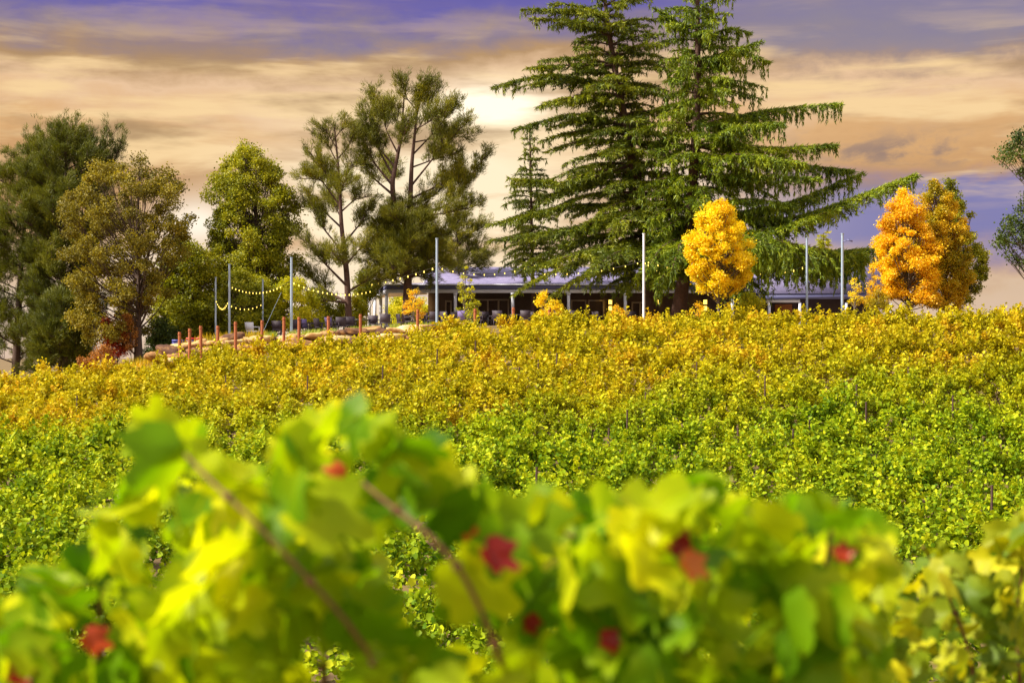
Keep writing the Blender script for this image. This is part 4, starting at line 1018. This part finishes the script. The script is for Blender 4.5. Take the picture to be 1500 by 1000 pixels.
# weeds on top of the wall
mb = MB(); n = 5200; xs = rng.uniform(385, 700, n); Ys = rng.uniform(96.2, 99.5, n); Xs = (xs - 750) / F * Ys
cl = np.sin(xs * .21) + np.sin(xs * .083 + 1.3) + rng.normal(0, .5, n) > -.2
P = np.stack([Xs, Ys, ground(Xs, Ys)], 1)[cl]; D = rdir(len(P)) * .5 + np.array([0, 0, 1.]); stamp(mb, NEE_V, NEE_F, P, D, rdir(len(P)), rng.uniform(.12, .42, len(P)), .05, rng.random(len(P)))
tag(mb.build('grass', M['grass']), 'pale green weeds growing along the top of the stone wall', 'grass', kind='stuff')
mb = MB(); n = 9000; Xs = rng.uniform(-32, -14, n); Ys = rng.uniform(92, 98, n); 
P = np.stack([Xs, Ys, ground(Xs, Ys)], 1); stamp(mb, NEE_V, NEE_F, P, rdir(n) * .4 + np.array([0, 0, 1.]), rdir(n), rng.uniform(.2, .6, n), .05, rng.random(n))
tag(mb.build('dry_grass', M['ogreen']), 'dry golden grass between the vines and the left-hand trees', 'grass', kind='stuff')

# ------------------------------------------------------------------ patio furniture (dark wicker chairs, tables)
def local_thing(name, label, cat, group=None):
    o = thing(name, label, cat, (0, 0, 0), group); o['_local'] = 1; return o
def make_chair(style, label, group):
    seatm = M['wicker'] if style != 'white' else M['white']; r = local_thing('patio_chair', label, 'chair', group)
    w, d, h, bh = .58, .56, .44, (.95 if style != 'low' else .80)
    mb = MB(); mb.box(-w / 2, w / 2, -d / 2, d / 2, h - .07, h); mb.build('seat', M['purple'] if style == 'cushion' else seatm, r)
    mb = MB(); mb.hexa([(-w / 2, d / 2 - .06, h + .002), (w / 2, d / 2 - .06, h + .002), (w / 2, d / 2, h + .002), (-w / 2, d / 2, h + .002),
                        (-w / 2 - .03, d / 2 + .04, bh), (w / 2 + .03, d / 2 + .04, bh), (w / 2 + .03, d / 2 + .09, bh), (-w / 2 - .03, d / 2 + .09, bh)])
    mb.build('backrest', M['purple'] if style == 'purple' else seatm, r)
    for sx in (-1, 1):
        for sy in (-1, 1):
            mb = MB(); mb.bar((sx * (w / 2 - .04), sy * (d / 2 - .04), 0), (sx * (w / 2 - .04), sy * (d / 2 - .04), h - .072), .05); mb.build('leg', seatm, r)
        mb = MB(); mb.box(sx * (w / 2 + .03) - .03, sx * (w / 2 + .03) + .03, -d / 2, d / 2 + .02, .64, .69); mb.bar((sx * (w / 2 + .03), -d / 2 + .04, h - .05), (sx * (w / 2 + .03), -d / 2 + .04, .638), .05)
        mb.build('armrest', seatm, r)
    return r
def make_table(label, group):
    r = local_thing('patio_table', label, 'table', group)
    mb = MB(); mb.box(-.55, .55, -.55, .55, .71, .75); mb.build('tabletop', M['metal'], r)
    for sx in (-1, 1):
        for sy in (-1, 1):
            mb = MB(); mb.bar((sx * .48, sy * .48, 0), (sx * .48, sy * .48, .708), .05); mb.build('leg', M['metal'], r)
    return r
pc = {}
def chair(x, Y, rz, style, label, group):
    X = (x - 750) / F * Y; z = gz(X, Y) + .025
    if Y > 114.6: z = .93
    if style not in pc:
        o = pc[style] = make_chair(style, label, group); del o['_local']; o.location = (X, Y, z); o.rotation_euler = (0, 0, rz)
    else: copy_tree(pc[style], (X, Y, z), rz, label, group)
def tbl(x, Y, rz, label, group):
    X = (x - 750) / F * Y; z = gz(X, Y) + .025
    if 't' not in pc: o = pc['t'] = make_table(label, group); del o['_local']; o.location = (X, Y, z); o.rotation_euler = (0, 0, rz)
    else: copy_tree(pc['t'], (X, Y, z), rz, label, group)
chair(370, 103, 2.6, 'white', 'white chair standing alone behind the boulders near the short left pole', None)
gl = 'dark chairs left of the veranda'; ll = "dark wicker patio chair left of the veranda"
for x, Y, rz in ((408, 104, 2.9), (434, 103, 3.3), (470, 104, 2.2), (498, 103, 3.4), (513, 104.5, 3.1), (548, 106, 3.0)): chair(x, Y, rz, 'dark', ll, gl)
chair(452, 103, 1.2, 'purple', 'chair with a lavender back, left of the dark chairs by the slim pine', None)
chair(487, 102.5, 1.0, 'purple', 'lavender-backed chair tipped sideways beside a rusty post', None)
tbl(400, 106, .1, 'dark square patio table furthest left, behind the boulders', 'patio tables'); tbl(460, 106, .2, 'dark patio table left of the veranda, ringed by chairs', 'patio tables'); tbl(530, 105, .05, 'dark patio table just left of the veranda corner', 'patio tables')
gv = 'dark chairs before the veranda'; lv = 'dark wicker patio chair standing in front of the veranda'
for x, Y, rz in ((565, 103, 3.14), (590, 107, 2.0), (602, 104, 1.2), (622, 106, 2.9), (634, 103, 3.5), (655, 104, 2.4), (668, 107, 3.1), (693, 104, 3.2), (712, 107, .4), (731, 104, 2.8), (770, 103.5, 3.1), (782, 107, 2.4), (815, 106, 3.4), (838, 103.5, 3.1), (850, 107, 1.7), (878, 107, 2.2), (925, 106, 3.0), (985, 106, 3.2), (1042, 105, 3.2)):
    chair(x, Y, rz, 'dark', lv, gv)
chair(678, 102.5, 3.14, 'purple', 'lavender-backed chair in front of the second veranda post', None)
for x, Y, l in ((610, 105.5, 'dark patio table behind the rusty post at the veranda end'), (645, 107, 'dark patio table by the tall pole before the veranda'), (703, 106, 'dark patio table in front of the wide window'),
             (760, 105.5, 'dark patio table near the third veranda post'), (826, 105.5, 'dark patio table in front of the glass doors')): tbl(x, Y, .1, l, 'patio tables')

# crates / coolers at the left end of the wall
def cooler(x, y, Y, w, m1, m2, label):
    X, _, Z = at(x, y, Y); zb = Z - .42
    r = thing('cooler_box', label, 'cooler box', (X, Y, zb))
    mb = MB(); mb.hexa([(X - w / 2 + .04, Y - .25, zb), (X + w / 2 - .04, Y - .25, zb), (X + w / 2 - .04, Y + .25, zb), (X - w / 2 + .04, Y + .25, zb), (X - w / 2, Y - .3, zb + .42), (X + w / 2, Y - .3, zb + .42), (X + w / 2, Y + .3, zb + .42), (X - w / 2, Y + .3, zb + .42)])
    mb.build('body', M[m1], r)
    mb = MB(); mb.box(X - w / 2 - .02, X + w / 2 + .02, Y - .32, Y + .32, zb + .423, zb + .52); mb.build('lid', M[m2], r)
    for s in (-1, 1):
        mb = MB(); mb.box(X + s * (w / 2 + .045) - .02, X + s * (w / 2 + .045) + .02, Y - .1, Y + .1, zb + .3, zb + .36); mb.build('handle', M[m2], r)
cooler(261, 500, 97, .55, 'blue', 'blue', 'blue plastic box left of the red one at the wall end')
cooler(281, 497, 97.2, .50, 'blue', 'red', 'blue box with a red lid behind the boulders')
cooler(293, 497, 96.9, .30, 'red', 'red', 'small bright red box beside a rusty post')
for k, (x, Y) in enumerate(((261, 97), (281, 97.2), (293, 96.9))):
    X, _, Z = at(x, 500 if k == 0 else 497, Y); mb = MB(); g_ = gz(X, Y); mb.box(X - .32, X + .32, Y - .28, Y + .28, min(g_, Z - .8) - .1, Z - .423)
    tag(mb.build('stone_block', M['stone']), 'stone block carrying the ' + ('blue', 'red-lidded', 'small red')[k] + ' box', 'stone block')

# ------------------------------------------------------------------ near vines, out of focus
def grape_leaf(seed):
    r = np.random.default_rng(seed); K = 30; V = [(0, 0, 0)]
    lobes = [(90, 1.0), (32, .86), (148, .86), (-22, .62), (202, .62)]
    rings = (.35, .7, 1.0)
    for ring in rings:
        for i in range(K):
            a = math.radians(i * 360 / K - 90)
            ad = math.degrees(a)
            rr = .58
            for la, lr in lobes:
                dd = (ad - la + 180) % 360 - 180; rr = max(rr, lr * math.exp(-(dd / 34) ** 2) if abs(dd) < 90 else 0)
            if abs((ad + 90 + 180) % 360 - 180) < 16: rr *= .6
            rr *= 1 + .05 * math.sin(i * 2.9) * (ring == 1.0)
            x, y = rr * ring * math.cos(a) * .56, rr * ring * math.sin(a) * .56 + .3
            V.append((x, y, 0))
    V = np.array(V); V[0] = (0, .3, 0)
    cup = r.uniform(-.9, .9); fold = r.uniform(.1, .9); ph = r.uniform(0, 6)
    V[:, 2] = cup * ((V[:, 1] - .4) ** 2) + fold * abs(V[:, 0]) * .6 + .05 * np.sin(V[:, 0] * 9 + ph) * np.cos(V[:, 1] * 8 + ph)
    T = [(0, 1 + i, 1 + (i + 1) % K) for i in range(K)]
    Qd = [(1 + q * K + i, 1 + (q + 1) * K + i, 1 + (q + 1) * K + (i + 1) % K, 1 + q * K + (i + 1) % K) for q in range(2) for i in range(K)]
    return V, np.array(T), np.array(Qd)
GL = [grape_leaf(k) for k in range(8)]
def put_leaves(mb, P, D, N, L, rnd):
    D = unit(D); X = unit(np.cross(D, N)); Z = np.cross(X, D)
    for i in range(len(P)):
        T, t3, q4 = GL[rng.integers(8)]
        V = P[i] + (T[:, :1] * X[i] + (T[:, 1:2] - .3) * D[i] + T[:, 2:] * Z[i]) * L[i]
        mb.addmix(V, t3, q4, np.full(len(V), rnd[i]))
GAPS = [(612, 815, 50), (690, 925, 34), (470, 965, 30), (125, 925, 26), (235, 800, 18), (500, 655, 22), (300, 690, 14), (1060, 770, 10), (815, 745, 18), (600, 900, 8)]
def near_vine(x0, x1, label, seed):
    global rng
    rng = np.random.default_rng(seed)
    Yb = 2.15; xc = (x0 + x1) / 2; X = (xc - 750) / F * Yb; zb = gz(X, Yb)
    root = thing('grapevine', label, 'grapevine', (X, Yb, zb))
    mb = MB(); mb.tube([(X, Yb, zb - .1), (X + .03, Yb + .02, -1.3), (X - .02, Yb, -.9), (X, Yb, -.72)], [.05, .04, .035, .04], 8); mb.build('trunk', M['bark'], root, smooth=True)
    fol = MB(); P = []; L = []
    area = 0
    # leaves hugging the outline
    xs = np.arange(x0, x1, 20.0)
    for x in xs:
        xx = x + rng.uniform(-14, 14); Y = rng.uniform(1.85, 2.3); s = rng.uniform(.075, .125)
        r = s * .5 / Y * F * .62
        P.append(at(xx, fgtop(xx) + r + rng.uniform(0, 22), Y)); L.append(s)
    n = int((x1 - x0) * .66)
    for k in range(n):
        x = rng.uniform(x0 - 20, x1 + 20); top = fgtop(x); y = top + 50 + (1090 - top - 50) * rng.random() ** .95
        if any((x - gx) ** 2 + (y - gy) ** 2 < (gr + 30) ** 2 for gx, gy, gr in GAPS): continue
        if x < 230 and y < 800 and x < 175: continue
        if x > 1290 : continue
        P.append(at(x, y, rng.uniform(1.8, 2.6))); L.append(rng.uniform(.065, .13))
    P = np.array(P); L = np.array(L); n = len(P)
    D = rdir(n) * .8 + np.array([0, 0, -.7]); N = rdir(n) * 1.0 + np.array([0, -.45, .5])
    put_leaves(fol, P, D, N, L, rng.random(n))
    for i in range(n):
        e = P[i] + rdir(1)[0] * .05 + np.array([0, .04, -.03]); fol.tube([P[i], (P[i] + e) / 2 + [0, 0, .006], e], [.0018, .002, .0024], 4)
    fol.build('foliage', M['fgleaf'], root, smooth=True)
    return root
def cane(root, pts, r0=.0055):
    mb = MB(); P = path([at(*p) for p in pts], 24); mb.tube(P, np.linspace(r0, r0 * .5, 24), 7)
    for q in range(2, 22, 4): mb.tube([P[q] - (P[q + 1] - P[q]) * .1, P[q] + (P[q + 1] - P[q]) * .1], r0 * 1.35, 7)
    mb.build('cane', M['cane'], root, smooth=True)
def red_leaf(root, x, y, Y, s, d, lb=None):
    s *= .95; mb = MB(); put_leaves(mb, np.array([at(x, y, Y)]), np.array([d], float), np.array([[.2, -.7, .5]]), np.array([s]), np.array([rng.random()]))
    o = mb.build('leaf', M['fgred'], root, smooth=True); o['label'] = lb or 'red autumn leaf'
va = near_vine(0, 640, 'large blurred grapevine with the tallest shoots, in the left foreground', 11)
vb = near_vine(640, 1285, 'large blurred grapevine filling the middle and right foreground', 12)
cane(va, [(560, 1090, 2.1), (556, 975, 1.80), (505, 900, 1.76), (440, 838, 1.74), (380, 765, 1.74), (318, 715, 1.76), (262, 655, 1.9)], .0034)
cane(va, [(480, 1090, 2.3), (470, 900, 2.2), (500, 720, 2.1), (520, 600, 2.1)])
cane(va, [(120, 1090, 2.2), (150, 950, 2.15), (140, 800, 2.1)])
cane(vb, [(720, 1090, 2.0), (738, 970, 1.80), (700, 880, 1.76), (672, 822, 1.74), (625, 775, 1.74), (585, 752, 1.76), (530, 705, 1.9)], .0040)
cane(vb, [(1000, 1090, 2.3), (1010, 900, 2.2), (1030, 720, 2.15)])
cane(vb, [(1180, 1090, 2.3), (1200, 900, 2.1), (1225, 730, 2.1)])
cane(vb, [(640, 720, 2.2), (770, 760, 2.1), (880, 800, 2.1)], .004)
red_leaf(va, 135, 935, 1.95, .05, (1, .1, -.5)); red_leaf(va, 30, 985, 1.85, .05, (1, 0, .1), 'orange-red leaf edge'); red_leaf(va, 495, 692, 1.9, .035, (-1, 0, .4), 'orange-brown curled leaf')
red_leaf(va, 230, 935, 2.0, .05, (.3, 0, -1))
red_leaf(vb, 722, 812, 1.78, .06, (1, 0, -.7)); red_leaf(vb, 695, 795, 1.85, .035, (.1, 0, 1), 'orange leaf tip'); red_leaf(vb, 1010, 825, 1.82, .05, (.7, 0, -.5)); red_leaf(vb, 890, 940, 1.85, .04, (1, 0, -.2))
red_leaf(vb, 1232, 812, 1.88, .036, (1, 0, .25)); red_leaf(vb, 775, 910, 1.95, .035, (.4, 0, -1)); red_leaf(vb, 990, 800, 1.85, .05, (-.5, 0, .8), 'orange leaf')

def right_vine():
    global rng
    rng = np.random.default_rng(31)
    Yb = 3.7; X = .95; zb = gz(X, Yb)
    root = thing('grapevine', 'less blurred grapevine in the bottom right corner with smaller yellow leaves', 'grapevine', (X, Yb, zb))
    mb = MB(); mb.tube([(X, Yb, zb - .1), (X + .02, Yb, -1.3), (X, Yb, -.85)], [.05, .04, .04], 8); mb.build('trunk', M['bark'], root, smooth=True)
    ox = [1190, 1300, 1330, 1350, 1365, 1400, 1430, 1470, 1500, 1560]; oy = [900, 870, 845, 810, 790, 800, 790, 752, 742, 730]
    P = []; L = []
    for x in np.arange(1255, 1560, 11.0):
        Y = rng.uniform(3.4, 3.9); P.append(at(x + rng.uniform(-6, 6), np.interp(x, ox, oy) + rng.uniform(12, 30), Y)); L.append(rng.uniform(.07, .12))
    for k in range(440):
        x = rng.uniform(1190, 1600); top = np.interp(x, ox, oy) + 28; y = top + (1110 - top) * rng.random(); P.append(at(x, y, rng.uniform(3.3, 4.3))); L.append(rng.uniform(.06, .115))
    P = np.array(P); L = np.array(L); n = len(P); fol = MB()
    put_leaves(fol, P, rdir(n) * .8 + np.array([0, 0, -.6]), rdir(n) * .95 + np.array([0, -.35, .5]), L, rng.random(n)); fol.build('foliage', M['fgyel'], root, smooth=True)
    cane(root, [(1440, 1090, 3.7), (1420, 950, 3.6), (1385, 860, 3.6), (1352, 800, 3.5)], .005)
    cane(root, [(1500, 1090, 3.7), (1490, 930, 3.7), (1500, 800, 3.6), (1488, 750, 3.6)], .005)
right_vine()

def order_labels(name, base_label, suffix, group=None, key=None):
    os_ = [o for o in bpy.data.objects if o.parent is None and o.name.split('.')[0] == name and o.get('label') == base_label]
    def xk(o):
        if o.type == 'MESH' and o.location.length < .01:
            v = o.data.vertices[0].co; return v.x / v.y
        return o.location.x / max(o.location.y, .1)
    for k, o in enumerate(sorted(os_, key=xk)): o['label'] = base_label + ', ' + nth(k + 1) + ' ' + suffix
order_labels('vineyard_post', "rusty orange steel post along the vineyard's top edge", 'from the left')
order_labels('vine_stake', "thin dark stake standing among the slope grapevines", 'from the left')
order_labels('patio_chair', ll, 'from the left')
order_labels('patio_chair', lv, 'from the left')
for l_ in sorted({o['label'] for o in bpy.data.objects if o.name.startswith('boulder') and 'label' in o}): order_labels('boulder', l_, 'from the left')
for o in bpy.data.objects:
    if '_local' in o: del o['_local']
